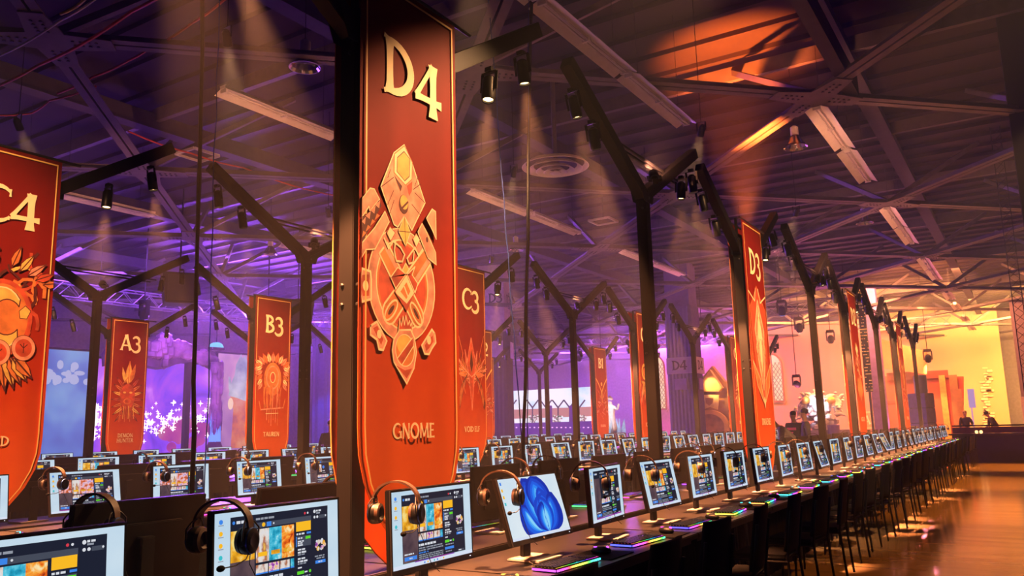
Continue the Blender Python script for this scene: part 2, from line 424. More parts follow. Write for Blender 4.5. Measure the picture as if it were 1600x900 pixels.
    a.line(A([(305, 670), (335, 735), (368, 690), (420, 730), (448, 775), (432, 818), (390, 812), (375, 745), (385, 690)]), .011, CRM)
    a.line(A([(575, 745), (545, 785), (520, 735), (490, 770), (466, 800), (478, 832), (505, 826), (515, 760)]), .011, CRM)
    a.ol(A([(447, 540), (405, 630), (455, 725), (488, 640)]), GLD, .005, CRM); a.line(A([(447, 540), (455, 725)]), .004, DRK); a.line(A([(405, 630), (488, 640)]), .004, DRK)
    a.ol(A([(455, 828), (432, 868), (455, 900), (478, 866)]), GLD, .006, CRM)
    a.ol(B([(400, -10), (350, 50), (385, 120), (462, 30), (520, 150), (540, 95), (500, 40), (520, -10), (462, 40)]), RED, .007, CRM)
    a.ol(B([(460, 35), (380, 140), (462, 260), (515, 150)]), CRM, .004, RED); a.pl(B([(385, 148), (462, 258), (512, 155), (462, 215)]), RED)
    a.ol(B([(460, 78), (415, 140), (460, 192), (490, 140)]), ORG, .006, CRM); a.line(B([(445, 110), (472, 175)]), .01, CRM)
    # pendant
    a.ol(B([(405, 380), (412, 305), (424, 350), (436, 290), (446, 345), (456, 285), (470, 345), (482, 318), (488, 352), (498, 330), (500, 385)]), RED, .006, CRM)
    a.ol(B([(410, 375), (372, 430), (360, 495), (372, 570), (462, 703), (512, 610), (530, 510), (515, 425), (490, 375)]), PNK, .01, CRM)
    a.pl(B([(385, 590), (462, 672), (500, 610), (450, 622)]), RED)
    p0 = q(450, 500, 861); r0 = abs(q(517, 500, 861)[0] - p0[0]); r1 = abs(q(450, 400, 861)[1] - p0[1])
    a.ell(p0, (r0, r1), CRM); a.ell(p0, (r0 * .92, r1 * .93), ORG); a.ell((p0[0] - .004, p0[1] + .03), (r0 * .78, r1 * .6), GLD)
    a.pl(B([(398, 545), (500, 425), (508, 470), (430, 585)]), RED); a.line(B([(398, 545), (500, 425)]), .007, CRM); a.line(B([(430, 585), (510, 472)]), .006, CRM)
    return a
def crest_moon():
    a = Art(); X0 = -7.185; Y0 = 3.04
    def q(x, y):
        p = at_x(x, y, X0); return (p.y - Y0, p.z)
    r = random.Random(4)
    cx = BW / 2
    for i in range(46):
        u = r.uniform(.07, .77); z = r.uniform(2.35, 3.0) - abs(u - cx) * .25
        pts = [(u, z)]; an = r.uniform(0, 6.3)
        for k in range(6):
            an += r.uniform(-.7, .7); u += .04 * math.cos(an); z += .04 * math.sin(an)
            pts.append((min(max(u, .06), .78), z))
        a.line(pts, r.uniform(.014, .034), r.choice((5, 2, 3, 5, 4)))
    for s in (-1, 1):
        for k in range(5): a.leaf((cx + s * (.06 + .07 * k), 2.92 - .03 * k), .2, .07, 90 - s * (20 + 16 * k), (5, 3, 1, 2, 5)[k], 4)
    a.ell((cx, 2.48), (.27, .33), 2); a.ell((cx, 2.48), (.23, .29), 5)
    out = [(cx + .2 * math.cos(t), 2.48 + .26 * math.sin(t)) for t in [math.radians(40 + 280 * i / 20) for i in range(21)]]
    inn = [(cx + .05 + .125 * math.cos(t), 2.49 + .15 * math.sin(t)) for t in [math.radians(320 - 280 * i / 20) for i in range(21)]]
    a.ol(out + inn, 3, .01, 4); a.line([(u * .93 + cx * .07, z) for u, z in out], .012, 0)
    a.ol([(cx + .15, 2.55), (cx + .2, 2.6), (cx + .25, 2.56), (cx + .22, 2.49), (cx + .16, 2.49)], 3, .006, 4)
    for k in range(11):
        t = -150 + 30 * k / 1.0 * .45
        a.leaf((cx + .03 * (k - 5), 2.2 - .012 * abs(k - 5)), .34 - .025 * abs(k - 5), .1, -90 + (k - 5) * 9, 3 if k % 2 else 5, 4)
    for (u, z) in ((cx - .21, 2.22), (cx, 2.19), (cx + .21, 2.24)):
        a.ell((u, z), (.105, .11), 4); a.ell((u, z), (.1, .105), 1); a.ell((u, z), (.072, .076), 2); a.line([(u, z - .04), (u, z + .04)], .008, 4); a.line([(u - .03, z + .03), (u, z), (u + .03, z + .03)], .008, 4)
    return a
def crest_generic(kind, seed):
    a = Art(); r = random.Random(seed); cx = BW / 2
    if kind == 'kite':
        a.ol([(cx, 3.15), (cx + .16, 3.0), (cx + .34, 2.86), (cx + .3, 2.5), (cx + .22, 2.1), (cx, 1.72), (cx - .22, 2.1), (cx - .3, 2.5), (cx - .34, 2.86), (cx - .16, 3.0)], 2, .014, 5)
        a.ol([(cx, 2.98), (cx + .2, 2.6), (cx + .13, 2.15), (cx, 1.85), (cx - .13, 2.15), (cx - .2, 2.6)], 1, .012, 0)
        a.ol([(cx, 2.9), (cx + .1, 2.55), (cx, 2.0), (cx - .1, 2.55)], 0, .01, 5)
        for s in (-1, 1):
            for k in range(4): a.line([(cx + s * .02, 2.9 - .14 * k), (cx + s * .19, 2.6 - .12 * k), (cx + s * .05, 2.2 - .09 * k)], .014, 5 if k % 2 else 0)
            a.line([(cx + s * .36, 3.05), (cx + s * .12, 2.95), (cx + s * .05, 3.12)], .02, 0)
            a.ol([(cx + s * .38, 2.2), (cx + s * .12, 1.98), (cx + s * .04, 1.7), (cx + s * .26, 1.9)], 5, .012, 0)
        a.ol([(cx, 1.78), (cx + .05, 1.72), (cx, 1.62), (cx - .05, 1.72)], 0, .008, 2)
    elif kind == 'spiky':
        for s in (-1, 1):
            for k in range(7): a.leaf((cx + s * .03, 2.05 + .04 * k), .62 - .05 * k, .085, 90 - s * (12 + 13 * k), (2, 5, 2, 5, 1, 2, 5)[k], 4 if k % 2 else 1)
            for k in range(6): a.leaf((cx + s * (.1 + .03 * k), 2.3 - .03 * k), .55 - .03 * k, .06, -90 + s * (30 - 4 * k), (5, 2, 1, 5, 2, 5)[k], 4)
            a.line([(cx + s * .34, 2.9), (cx + s * .22, 2.6), (cx + s * .3, 2.3), (cx + s * .16, 2.0)], .012, 5)
        a.ol([(cx, 2.85), (cx + .12, 2.45), (cx + .06, 2.2), (cx, 1.75), (cx - .06, 2.2), (cx - .12, 2.45)], 2, .012, 1)
        a.ol([(cx, 2.7), (cx + .05, 2.45), (cx, 2.3), (cx - .05, 2.45)], 4, .006, 5)
        a.line([(cx - .28, 2.42), (cx, 2.25), (cx + .28, 2.42)], .018, 1)
    elif kind == 'totem':
        for k in range(13):
            an = 180 * k / 12; c = (cx + .27 * math.cos(math.radians(an)), 2.62 + .12 * math.sin(math.radians(an)))
            a.leaf(c, .2, .1, an, (1, 0, 5)[k % 3], 2)
        for s in (-1, 1):
            for k in range(5): a.leaf((cx + s * .24, 2.66 - .07 * k), .17, .075, (0 if s > 0 else 180) - s * (20 + 9 * k), (0, 1, 5)[k % 3], 2)
        a.ell((cx, 2.45), (.2, .3), 5); a.ring((cx, 2.48), (.13, .19), (.155, .215), 1); a.ell((cx, 2.48), (.06, .1), 2); a.ring((cx, 2.48), (.05, .085), (.065, .1), 0)
        for k in range(26): 
            u = cx + r.uniform(-.2, .2); a.line([(u, 2.3), (u + r.uniform(-.03, .03), 2.12), (u * .9 + cx * .1, 1.98 - r.random() * .08)], .014, r.choice((5, 1, 2)))
        a.line([(cx - .26, 1.9), (cx + .26, 1.94)], .022, 1); a.line([(cx - .3, 2.05), (cx - .26, 1.9)], .02, 5); a.line([(cx + .3, 2.1), (cx + .26, 1.94)], .02, 5)
        for k in range(6): a.line([(cx - .12 + .05 * k, 1.9), (cx - .12 + .05 * k, 1.72 - .05 * (k % 3))], .012, (1, 5)[k % 2])
        a.line([(cx - .14, 1.83), (cx + .14, 1.84)], .014, 0)
    elif kind == 'flame':
        a.leaf((cx, 2.55), .5, .15, 88, 3, 5); a.leaf((cx + .05, 2.6), .42, .1, 76, 5); a.leaf((cx - .06, 2.6), .34, .08, 104, 3)
        a.line([(cx - .2, 2.35), (cx - .1, 2.6), (cx, 2.72)], .02, 5)
        for s in (-1, 1):
            for k in range(7): a.leaf((cx + s * .08, 2.5 - .08 * k), .28, .07, (0 if s > 0 else 180) + s * (50 - 17 * k), (2, 5, 3)[k % 3], 4)
        a.ell((cx, 2.32), (.17, .26), 2)
        for s in (-1, 1): a.ell((cx + s * .07, 2.4), (.035, .02), 3)
        a.ring((cx, 2.22), (.06, .04), (.085, .065), 5)
        for k in range(9): a.line([(cx - .14 + .035 * k, 2.12), (cx - .16 + .04 * k, 1.8 + .03 * (k % 3))], .016, (5, 2, 3)[k % 3])
    elif kind == 'branch':
        for s in (-1, 1):
            a.line([(cx + s * .38, 2.95), (cx + s * .2, 2.78), (cx + s * .02, 2.55), (cx, 2.2)], .035, 3)
            a.line([(cx + s * .3, 2.6), (cx + s * .08, 2.4)], .02, 5)
            for k in range(6): a.leaf((cx + s * (.04 + .04 * k), 2.3 - .07 * k), .24, .07, 90 - s * (40 + 15 * k), (5, 2, 1)[k % 3], 4)
        a.ell((cx, 2.78), (.05, .06), 3)
        for k in range(14): a.line([(cx + r.uniform(-.28, .28), 2.3 - .04 * k), (cx + r.uniform(-.28, .28), 2.2 - .04 * k)], .02, r.choice((5, 2, 1)))
    elif kind == 'figure':
        a.leaf((cx + .02, 2.6), .5, .08, 80, 5, 4)
        a.ring((cx - .12, 2.62), (.1, .12), (.15, .18), 3); a.ell((cx - .1, 2.6), (.09, .12), 5)
        a.ol([(cx - .3, 2.42), (cx + .3, 2.34), (cx + .28, 2.28), (cx - .3, 2.36)], 3, .008, 4)
        for k in range(12):
            u = cx - .3 + .05 * k; a.leaf((u, 2.45 - .03 * (k % 3)), .42 + .1 * (k % 3), .09, -90 + (k - 6) * 5, (5, 2, 1, 3)[k % 4], 4)
        a.ell((cx + .1, 2.5), (.13, .2), 1)
    elif kind == 'sprig':
        for k in range(20):
            an = r.uniform(0, 360); a.leaf((cx + r.uniform(-.15, .15), 2.5 + r.uniform(-.3, .3)), r.uniform(.14, .3), .06, an, r.choice((3, 5, 1, 0)), 2)
        a.ol([(cx, 2.95), (cx + .09, 2.8), (cx, 2.62), (cx - .09, 2.8)], 0, .01, 5)
        for k in range(8): a.leaf((cx + (k - 3.5) * .04, 2.3), .6 - .05 * abs(k - 3.5), .08, -90 + (k - 3.5) * 5, (3, 5)[k % 2], 2)
    return a
def make_banner(code, word, kind, loc, label, group, seed=1):
    root = tag(empty('hanging_banner', loc, PI / 2), label, 'banner', group)
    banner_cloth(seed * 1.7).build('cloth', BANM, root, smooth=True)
    link('gold_border', LINE_ME, root)
    rod = MB().tube([(-.06, .004, BT - BZ + .012), (BW + .17, .004, BT - BZ + .012)], .013, 8).build('hanging_rod', DMET, root, smooth=True)
    if kind:
        a = crest_gnome() if kind == 'gnome' else crest_moon() if kind == 'moon' else crest_generic(kind, seed)
        if kind in ('gnome', 'moon'): a.mb.v = [(BW / 2 + (x - (.44 if kind == 'gnome' else .42)) * (.87 if kind == 'gnome' else .95), y, z) for x, y, z in a.mb.v]
        a.mb.v = [(min(max(x, .008), BW - .008), y, z) for x, y, z in a.mb.v]
        a.mb.build('printed_crest', INK, root)
    if code:
        mb = MB(); h = .32; w = textw(code, h, .95); x = BW / 2 - w / 2 + .01
        x2 = text(mb, code[0], x, 3.29 - BZ, h, -.008, 0, .95); text(mb, code[1], x2, 3.29 - BZ - (.03 if code[1] in '43' else 0), h, -.008, 0, .95)
        o = mb.build('code_lettering', INK[0], root)
    if word:
        mb = MB()
        lines = word.split('/')
        for i, t in enumerate(lines):
            h = .078; sq = min(1.0, .40 / textw(t, h)) if len(t) > 5 else 1.0
            w = textw(t, h, sq); text(mb, t, BW / 2 - w / 2, 1.43 - BZ - i * .105 + (.05 if len(lines) > 1 else 0), h, -.008, 0, sq)
        mb.build('name_lettering', INK[0], root)
    return root
def make_back_banner(loc, label, group, seed):
    """hangs on the other side of the post: we see its inner, unprinted side"""
    root = tag(empty('hanging_banner', loc, -PI / 2), label, 'banner', group)
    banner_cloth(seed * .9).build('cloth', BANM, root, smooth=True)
    link('gold_border', LINE_ME, root)
    # piping that shows along the rim from either side
    rim = MB()
    zs = [BT, 1.5, 1.43, 1.36, 1.29, 1.22, 1.15, 1.08, 1.01, .95, .9, .85, BZ]
    pts = [(BW / 2 - half_w(z), .001, z - BZ) for z in zs] + [(BW / 2 + half_w(z), .001, z - BZ) for z in zs[-2::-1]]
    rim.tube(pts, .0035, 6).build('edge_piping', P('dull_gold_piping', (.42, .16, .04), .7), root)
    MB().tube([(-.06, .004, BT - BZ + .012), (BW + .06, .004, BT - BZ + .012)], .013, 8).build('hanging_rod', DMET, root, smooth=True)
    return root

ROWX = {'D': -2.85, 'C': -7.25, 'B': -11.65, 'A': -16.05}
BY = [2.93, 9.72, 16.5, 23.2]
PY = [6.87, 13.7, 20.3, 27.4]
WORDS = {'D4': ('GNOME', 'gnome', 'wrench and gear crest'), 'D3': ('DRAENEI', 'kite', 'pale kite-shaped crest'), 'D2': ('WORGEN', 'sprig', None), 'D1': ('HUMAN', 'branch', None),
         'C4': ('DRUID', 'moon', 'crescent moon and leaf crest'), 'C3': ('VOID ELF', 'spiky', 'spiky winged crest'), 'C2': ('FORSAKEN', 'figure', None), 'C1': ('ORC', 'sprig', None),
         'B3': ('TAUREN', 'totem', 'feathered totem crest'), 'B2': ('', 'branch', None), 'B1': ('HUMAN', 'branch', None),
         'A3': ('DEMON/HUNTER', 'flame', 'flame-topped crest'), 'A2': ('', 'totem', None), 'A1': ('', 'spiky', None)}
sd = 0
for row, X in ROWX.items():
    for k in range(4):
        code = row + str(4 - k)
        if code in ('B4', 'A4'): continue
        sd += 1
        w, kind, what = WORDS[code]
        lab = f'tall orange-red pointed banner lettered {code}' + (f' with {what}' if what else f', hung on its forked post') 
        make_banner(code, w, kind, (X + .079, BY[k] + .05, BZ), lab, 'lettered banners on the forked posts', sd)
        make_back_banner((X - .105, BY[k] + .05 + BW, BZ), f'unlit rear banner with gold edge, hung behind banner {code}', 'rear banners turned away from the aisle', sd)

# ------------------------------------------------------------------ forked posts
def make_post(kind):
    root = empty('forked_post')
    JZ = 3.60
    m = MB().box((0, 0, JZ / 2 + .006), (.1, .1, JZ)); m.build('column', BLK, root, bevel=.004)
    MB().box((0, 0, .006), (.14, .4, .012)).build('base_plate', BLK, root, bevel=.002)
    for z in (JZ - .05, JZ - .16, 2.2, 2.1):
        MB().lathe([(.011, 0), (.011, .008), (.006, .012)], 6, 0, Matrix.Translation((.05, .02 if z > 3 else -.02, z)) @ Matrix.Rotation(PI / 2, 4, 'Y')).build('bolt', DMET, root)
        MB().lathe([(.011, 0), (.011, .008), (.006, .012)], 6, 0, Matrix.Translation((.02 if z > 3 else -.02, -.05, z)) @ Matrix.Rotation(PI / 2, 4, 'X')).build('bolt', DMET, root)
    if kind == 'plain':
        arms = [((0, -.02, JZ - .02), (0, -1.42, 4.36), 'near_arm'), ((0, .02, JZ - .02), (0, 1.5, 4.40), 'far_arm')]
        MB().bar((0, -.55, 3.905), (0, .85, 3.905), .02, .02).bar((0, -.62, 3.95), (0, .95, 3.95), .02, .02).build('tie_bar', BLK, root)
    else:
        arms = [((0, -.02, JZ - .02), (0, -1.25, 4.30), 'near_arm'), ((0, .80, JZ + .09), (0, 1.95, 4.42), 'far_arm')]
        MB().bar((0, -.04, JZ + .06), (0, .86, JZ + .06), .09, .1).build('header_bar', BLK, root, bevel=.004)
        MB().bar((0, 0, JZ + .1), (0, 0, BT + .03), .03, .03).build('rod_bracket', BLK, root); MB().bar((0, .8, JZ + .1), (0, .8, BT + .03), .03, .03).build('rod_bracket', BLK, root)
    for p, q, n in arms:
        MB().bar(p, q, .1, .11).build(n, BLK, root, bevel=.004)
    MB().prism([(-.1, 0), (.1, 0), (.17, .17), (0, .08), (-.17, .17)], -.056, -.051, 0, Matrix.Translation((0, 0, JZ - .1)) @ Matrix.Rotation(PI / 2, 4, 'Z')).prism([(-.1, 0), (.1, 0), (.17, .17), (0, .08), (-.17, .17)], .051, .056, 0, Matrix.Translation((0, 0, JZ - .1)) @ Matrix.Rotation(PI / 2, 4, 'Z')).build('gusset_plate', BLK, root, bevel=.001)
    return root
SPOT_ME = {}
def make_spot():
    root = empty('can_spotlight')
    MB().lathe([(.038, .085), (.046, .075), (.047, -.075), (.042, -.09), (.036, -.085), (.034, -.06)], 20, cap=False).lathe([(.02, .10), (.038, .085)], 20, cap=True).build('lamp_housing', BPL, root, smooth=True)
    MB().lathe([(.001, -.072), (.035, -.072)], 20, cap=False).build('lens', LENS, root)
    MB().bar((-.056, 0, -.01), (-.056, 0, .13), .006, .024).bar((.056, 0, -.01), (.056, 0, .13), .006, .024).bar((-.059, 0, .13), (.059, 0, .13), .024, .006).build('yoke', BPL, root)
    MB().box((0, 0, .148), (.05, .05, .03)).build('clamp', BPL, root)
    l = bpy.data.lights.new('spot_beam', 'SPOT'); l.energy = SPOT_W; l.color = (1.0, .34, .12); l.spot_size = math.radians(30); l.spot_blend = .6; l.shadow_soft_size = .03
    lo = bpy.data.objects.new('spot_beam', l); COL.objects.link(lo); lo.parent = root; lo.location = (0, 0, -.095)
    return root
SPOT_W = 2600
UP_W = 950
ROW_W = {'D': 5000, 'C': 5000, 'B': 1900, 'A': 1100}
_rl = {}
WASH_W = {'D': 6000, 'C': 6000, 'B': 6200, 'A': 4600}
p_plain, p_ban, p_spot = make_post('plain'), make_post('banner'), make_spot()
n_spot = 0
for row, X in ROWX.items():
    for kind, ys in (('banner', BY), ('plain', PY)):
        for k, y in enumerate(ys):
            code = row + str(4 - k)
            if kind == 'banner' and code in ('B4', 'A4'): continue
            o = copy_tree(p_ban if kind == 'banner' else p_plain); o.location = (X, y + (.085 if kind == 'banner' else 0), 0)
            nm = f'banner {code} post' if kind == 'banner' else f'bare post beyond banner {code}' 
            tag(o, ('black forked steel post that carries banner ' + code) if kind == 'banner' else f'bare black forked steel post next beyond banner {code} in its row', 'post', 'forked lighting posts')
            if kind == 'plain': sp = [(-.97, 4.12 - .02, 14, 'near arm, inner'), (-1.3, 4.27, 10, 'near arm, outer'), (1.05, 4.13, -8, 'far arm, inner'), (1.42, 4.30, 8, 'far arm, outer')]
            else: sp = [(-.72, 3.94, 22, 'near arm, inner'), (-1.12, 4.15, 12, 'near arm, outer'), (1.38, 3.98, -10, 'far arm, inner'), (1.84, 4.27, 8, 'far arm, outer')]
            for dy, z, tilt, wh in sp:
                s = copy_tree(p_spot); n_spot += 1
                s.location = (X + .0, y + dy, z - .26)
                s.rotation_euler = (math.radians(tilt + RN.uniform(-5, 5)), math.radians(RN.uniform(-9, 3)), 0)
                for ch in s.children:
                    if ch.type == 'LIGHT':
                        if row not in _rl: _rl[row] = ch.data.copy(); _rl[row].energy = ROW_W[row]
                        ch.data = _rl[row]
                tag(s, f'black can spotlight on the {wh} of the {nm}', 'spotlight', 'spotlights on the forked posts')
UPT = {('D', 0): (-4.78, 11, 6.9), ('D', 1): (-2.62, 17.2, 6.9), ('D', 2): (-2.62, 25, 6.9), ('C', 0): (-10.35, 10.2, 6.9), ('C', 1): (-10.35, 17.4, 6.9), ('C', 2): (-10.35, 25.5, 6.9), ('B', 0): (-18.1, 9.6, 6.9), ('B', 1): (-18.1, 17, 6.9), ('A', 0): (-19.2, 14, 6.9)}
for (row, k) in (('D', 0), ('D', 1), ('D', 2), ('C', 0), ('C', 1), ('C', 2), ('B', 0), ('B', 1), ('A', 0)):  # added uplights, standing in for light bounced up onto roof and strip lights
    s = copy_tree(p_spot); s.location = (ROWX[row] + .125, PY[k], 3.74); s.rotation_euler = (Vector(UPT[(row, k)]) - s.location).to_track_quat('-Z', 'Y').to_euler()
    for ch in s.children:
        if ch.type == 'LIGHT':
            ch.data = ch.data.copy(); ch.data.energy = UP_W; ch.data.spot_size = math.radians(75); ch.data.spot_blend = 1; ch.data.color = (1.0, .36, .18)
    tag(s, f'added can spotlight standing in for bounced light, bare post beyond banner {row}{4 - k}', 'spotlight', 'added uplights on the bare posts')
for p in (p_plain, p_ban, p_spot): kill(p)
# ------------------------------------------------------------------ desks
ROWN = {'D': 'D', 'C': 'C', 'B': 'B', 'A': 'A'}
Y0S, PIT = 2.18, .92                    # workstation k sits at Y0S + PIT * k
DF, DB = .88, .08                       # table front / back edge from the row centre
def make_table():
    root = empty('folding_table')
    L = 2 * PIT - .012; D = DF - DB
    MB().box((0, 0, .732), (L, D, .036)).build('tabletop', DESK, root, bevel=.006)
    MB().box((0, -D / 2 + .05, .70), (L - .1, .03, .03)).box((0, D / 2 - .05, .70), (L - .1, .03, .03)).build('apron', DMET, root)
    vs = []; fs = []; n = 60
    for i in range(n + 1):
        x = (i / n - .5) * (L - .02); y = -D / 2 + .33 + .012 * math.sin(i * 1.7); vs += [(x, y, .712), (x, y + .006 * math.sin(i * 2.3), .02)]
    for i in range(n): fs.append((2 * i, 2 * i + 2, 2 * i + 3, 2 * i + 1))
    MB().add(vs, fs).build('added_dark_skirt', BFAB, root)  # black sheet added so the space under the desk stays dark
    for s in (-1, 1):
        x = s * (L / 2 - .14)
        MB().tube([(x, -D / 2 + .29, .715), (x, -D / 2 + .27, .015)], .014, 8).build('leg', DMET, root)
        MB().tube([(x, D / 2 - .09, .715), (x, D / 2 - .07, .015)], .014, 8).build('leg', DMET, root)
        MB().tube([(x, -D / 2 + .28, .3), (x, D / 2 - .08, .3)], .01, 8).build('crossbar', DMET, root)
    return root
p_tab = make_table()
for row, X in ROWX.items():
    for side in (1, -1):
        if row == 'A' and side < 0: continue
        for i in range(17):
            k = -2 + 2 * i
            y = Y0S + PIT * (k + .5)
            o = copy_tree(p_tab); o.location = (X + side * (DF + DB) / 2, y, 0); o.rotation_euler = (0, 0, side * PI / 2)
            tag(o, f'dark folding table, {ordw(i + 1)} along the {"front" if side > 0 else "rear"} side of the {row} row', 'table', 'folding tables end to end')
kill(p_tab)

# ------------------------------------------------------------------ monitors
SW, SH = .590, .330
E_DESK = EMN('screen_pale_blue', [(.3, (.50, .68, .84)), (.7, (.66, .80, .90))], 4, .95)
E_BAR = EM('screen_taskbar', (.72, .80, .95), .95)
E_NAVY = EM('screen_navy', (.013, .016, .032), 1)
E_GRY = EM('screen_grey', (.06, .07, .10), 1)
E_TXT = EM('screen_text', (.75, .78, .85), .9)
E_TXD = EM('screen_text_dim', (.32, .35, .42), .9)
E_YEL = EM('screen_yellow', (1.0, .52, .02), .95)
E_GRN = EM('screen_green', (.12, .75, .03), .9)
E_BLU = EM('screen_blue', (.05, .25, .85), .95)
E_T1 = EMN('screen_art_pale', [(.3, (.75, .78, .85)), (.48, (.80, .72, .66)), (.6, (.42, .12, .06)), (.7, (.85, .50, .10))], 34, .95, stretch=(1, 1, .6))
E_T2 = EMN('screen_art_cyan', [(.3, (.01, .12, .22)), (.45, (.02, .38, .58)), (.58, (.12, .62, .80)), (.7, (.75, .90, .95))], 36, .95)
E_T3 = EMN('screen_art_fire', [(.3, (.30, .02, .01)), (.42, (.85, .14, .01)), (.55, (1.0, .42, .05)), (.68, (1.0, .82, .45))], 34, .95, dist=1)
E_T4 = EMN('screen_art_gold', [(.3, (.45, .16, .01)), (.5, (.95, .45, .02)), (.68, (1.0, .78, .25))], 26, .9)
E_T5 = EMN('screen_art_dusk', [(.3, (.05, .03, .05)), (.6, (.15, .09, .10)), (.75, (.25, .14, .12))], 9, .9)
E_T6 = EMN('screen_art_mixed', [(.3, (.10, .05, .25)), (.42, (.55, .10, .55)), (.52, (.9, .75, .65)), (.6, (.9, .45, .10)), (.7, (.95, .9, .95))], 60, .9)
E_T7 = EMN('screen_art_violet', [(.3, (.25, .05, .02)), (.45, (.75, .15, .05)), (.55, (.9, .6, .7)), (.68, (.25, .20, .65))], 34, .95)
E_CYN = EM('screen_cyan', (.05, .55, .62), .95)
E_RED = EM('screen_red', (.75, .05, .08), .9)
E_MAG = EMN('screen_glow_edge', [(.3, (.10, .02, .45)), (.5, (.50, .05, .40)), (.7, (.10, .10, .70))], 6, .8)
SCM = [E_DESK, E_BAR, E_NAVY, E_GRY, E_TXT, E_TXD, E_YEL, E_GRN, E_BLU, E_T1, E_T2, E_T3, E_T4, E_T5, E_T6, E_CYN, E_RED, E_MAG, E_T7]
def app_screen(var=0):
    r = random.Random(50 + var); mb = MB(); lay = [0]
    def rc(u0, v0, u1, v1, mi, ly):
        y = -.0004 * ly; x0, x1 = (u0 - .5) * SW, (u1 - .5) * SW; z0, z1 = (.5 - v1) * SH, (.5 - v0) * SH
        mb.poly([(x0, y, z0), (x1, y, z0), (x1, y, z1), (x0, y, z1)], mi)
    def disc(u, v, ru, mi, ly):
        y = -.0004 * ly; mb.poly([((u - .5) * SW + ru * SW * math.cos(t), y, (.5 - v) * SH + ru * SW * math.sin(t)) for t in [2 * PI * i / 12 for i in range(12)]], mi)
    def words(u0, u1, v, h, mi, ly=3):
        u = u0
        while u < u1 - .008:
            w = min(r.uniform(.012, .045), u1 - u); rc(u, v, u + w, v + h, mi, ly); u += w + .006
    rc(0, 0, 1, 1, 0, 0); rc(0, .952, 1, 1, 1, 1)
    for i in range(7): rc(.36 + .04 * i, .965, .376 + .04 * i, .988, (8, 6, 4, 15, 8, 4, 6)[i], 2)
    for v, c in ((.07, 8), (.19, 6), (.31, 6), (.43, 15)): disc(.045, v + .02, .014, c, 1); rc(.027, v + .05, .065, v + .06, 5, 1)
    rc(.112, .055, .905, .94, 2, 1)
    rc(.112, .055, .905, .10, 2, 2)
    disc(.135, .115, .010, 8, 3); words(.155, .22, .10, .03, 4); words(.30, .45, .095, .022, 5)
    rc(.29, .145, .755, .20, 3, 2); disc(.36, .172, .013, 6, 3); rc(.385, .148, .42, .197, 8, 3); disc(.44, .172, .006, 4, 3)
    disc(.70, .11, .008, 16, 3); disc(.725, .11, .007, 4, 3); disc(.785, .105, .011, 4, 3); words(.80, .85, .09, .02, 4); words(.80, .84, .118, .018, 5)
    disc(.785, .17, .009, 4, 3); disc(.81, .17, .009, 4, 3); rc(.825, .15, .89, .19, 3, 2); disc(.885, .165, .006, 4, 3)
    # art column, picture tiles, thumbnails
    top = (12, 18, 12, 13)[var]
    rc(.115, .20, .292, .52, top, 2); rc(.115, .52, .292, .935, 13, 2); rc(.115, .66, .292, .935, 13, 3)
    rc(.13, .86, .275, .91, 8, 4); words(.185, .22, .877, .016, 4, 5); words(.13, .24, .82, .018, 4, 4)
    tiles = ((9, 10, 11), (9, 18, 18), (10, 9, 11), (14, 10, 9))[var]
    if var == 3: rc(.30, .215, .61, .56, 2, 2); rc(.36, .25, .42, .5, 9, 3); disc(.47, .34, .03, 8, 3); words(.44, .5, .45, .03, 4); words(.44, .52, .52, .02, 5)
    else:
        for (a, b), t in zip(((.302, .404), (.404, .505), (.505, .607)), tiles): rc(a, .215, b, .565, t, 2)
        for (a, b), t in zip(((.318, .388), (.42, .49), (.52, .59)), (6, 12, 12)): rc(a, .46, b, .505, t, 3)
    for (a, b), t in zip(((.302, .395), (.402, .485), (.492, .57), (.577, .607)), (9, 14, 9, 10)): rc(a, .59, b, .69, t, 2); rc(a, .675, b, .69, 8, 3)
    words(.302, .52, .725, .03, 4)
    for v in (.775, .805): words(.302, .605, v, .016, 5)
    words(.302, .42, .835, .016, 8)
    for v in (.865, .89, .915): words(.302, .605, v, .014, 5)
    # right columns
    rc(.625, .20, .752, .305, 6, 2); words(.627, .70, .325, .02, 4); rc(.715, .322, .752, .345, 8, 3)
    rc(.625, .36, .752, .475, 3, 2); rc(.622, .36, .629, .475, 8, 3); rc(.705, .37, .748, .40, 7, 3)
    for v in (.375, .41, .43, .452): words(.638, .69, v, .016, 4)
    for v0 in (.50, .60): 
        words(.638, .70, v0, .018, 4); words(.638, .72, v0 + .03, .02, 4); words(.638, .71, v0 + .058, .014, 5)
    words(.638, .68, .70, .016, 4); rc(.632, .745, .69, .78, 7, 3); words(.695, .72, .755, .016, 4); disc(.742, .762, .010, 7, 3); words(.638, .745, .80, .016, 5)
    rc(.63, .84, .748, .875, 8, 3); words(.638, .72, .895, .014, 5)
    rc(.785, .42, .885, .56, 2, 2)
    for i in range(16): disc(.835 + r.uniform(-.04, .04), .50 + r.uniform(-.06, .06), r.uniform(.007, .016), r.choice((14, 9, 14, 4, 12)), 3)
    words(.785, .885, .61, .014, 5); words(.80, .87, .635, .014, 5); rc(.79, .665, .88, .70, 8, 3); words(.815, .85, .676, .012, 4, 4)
    rc(.80, .905, .885, .93, 3, 3); words(.81, .86, .912, .012, 4, 4)
    rc(.112, .925, .905, .952, 17, 3) if var in (1, 3) else rc(.25, .937, .75, .951, 17, 3)
    return mb.mesh('lit_display', SCM)
BLM = [EMN('wall_pale', [(.3, (.62, .78, .90)), (.7, (.80, .88, .94))], 3, .95), E_BAR] + [EM(f'petal_{i}', c, .95) for i, c in enumerate(((.005, .03, .42), (.008, .06, .60), (.01, .12, .80), (.02, .25, .95), (.08, .45, 1.0), (.25, .66, 1.0)))] + [E_YEL, E_CYN, E_BLU]
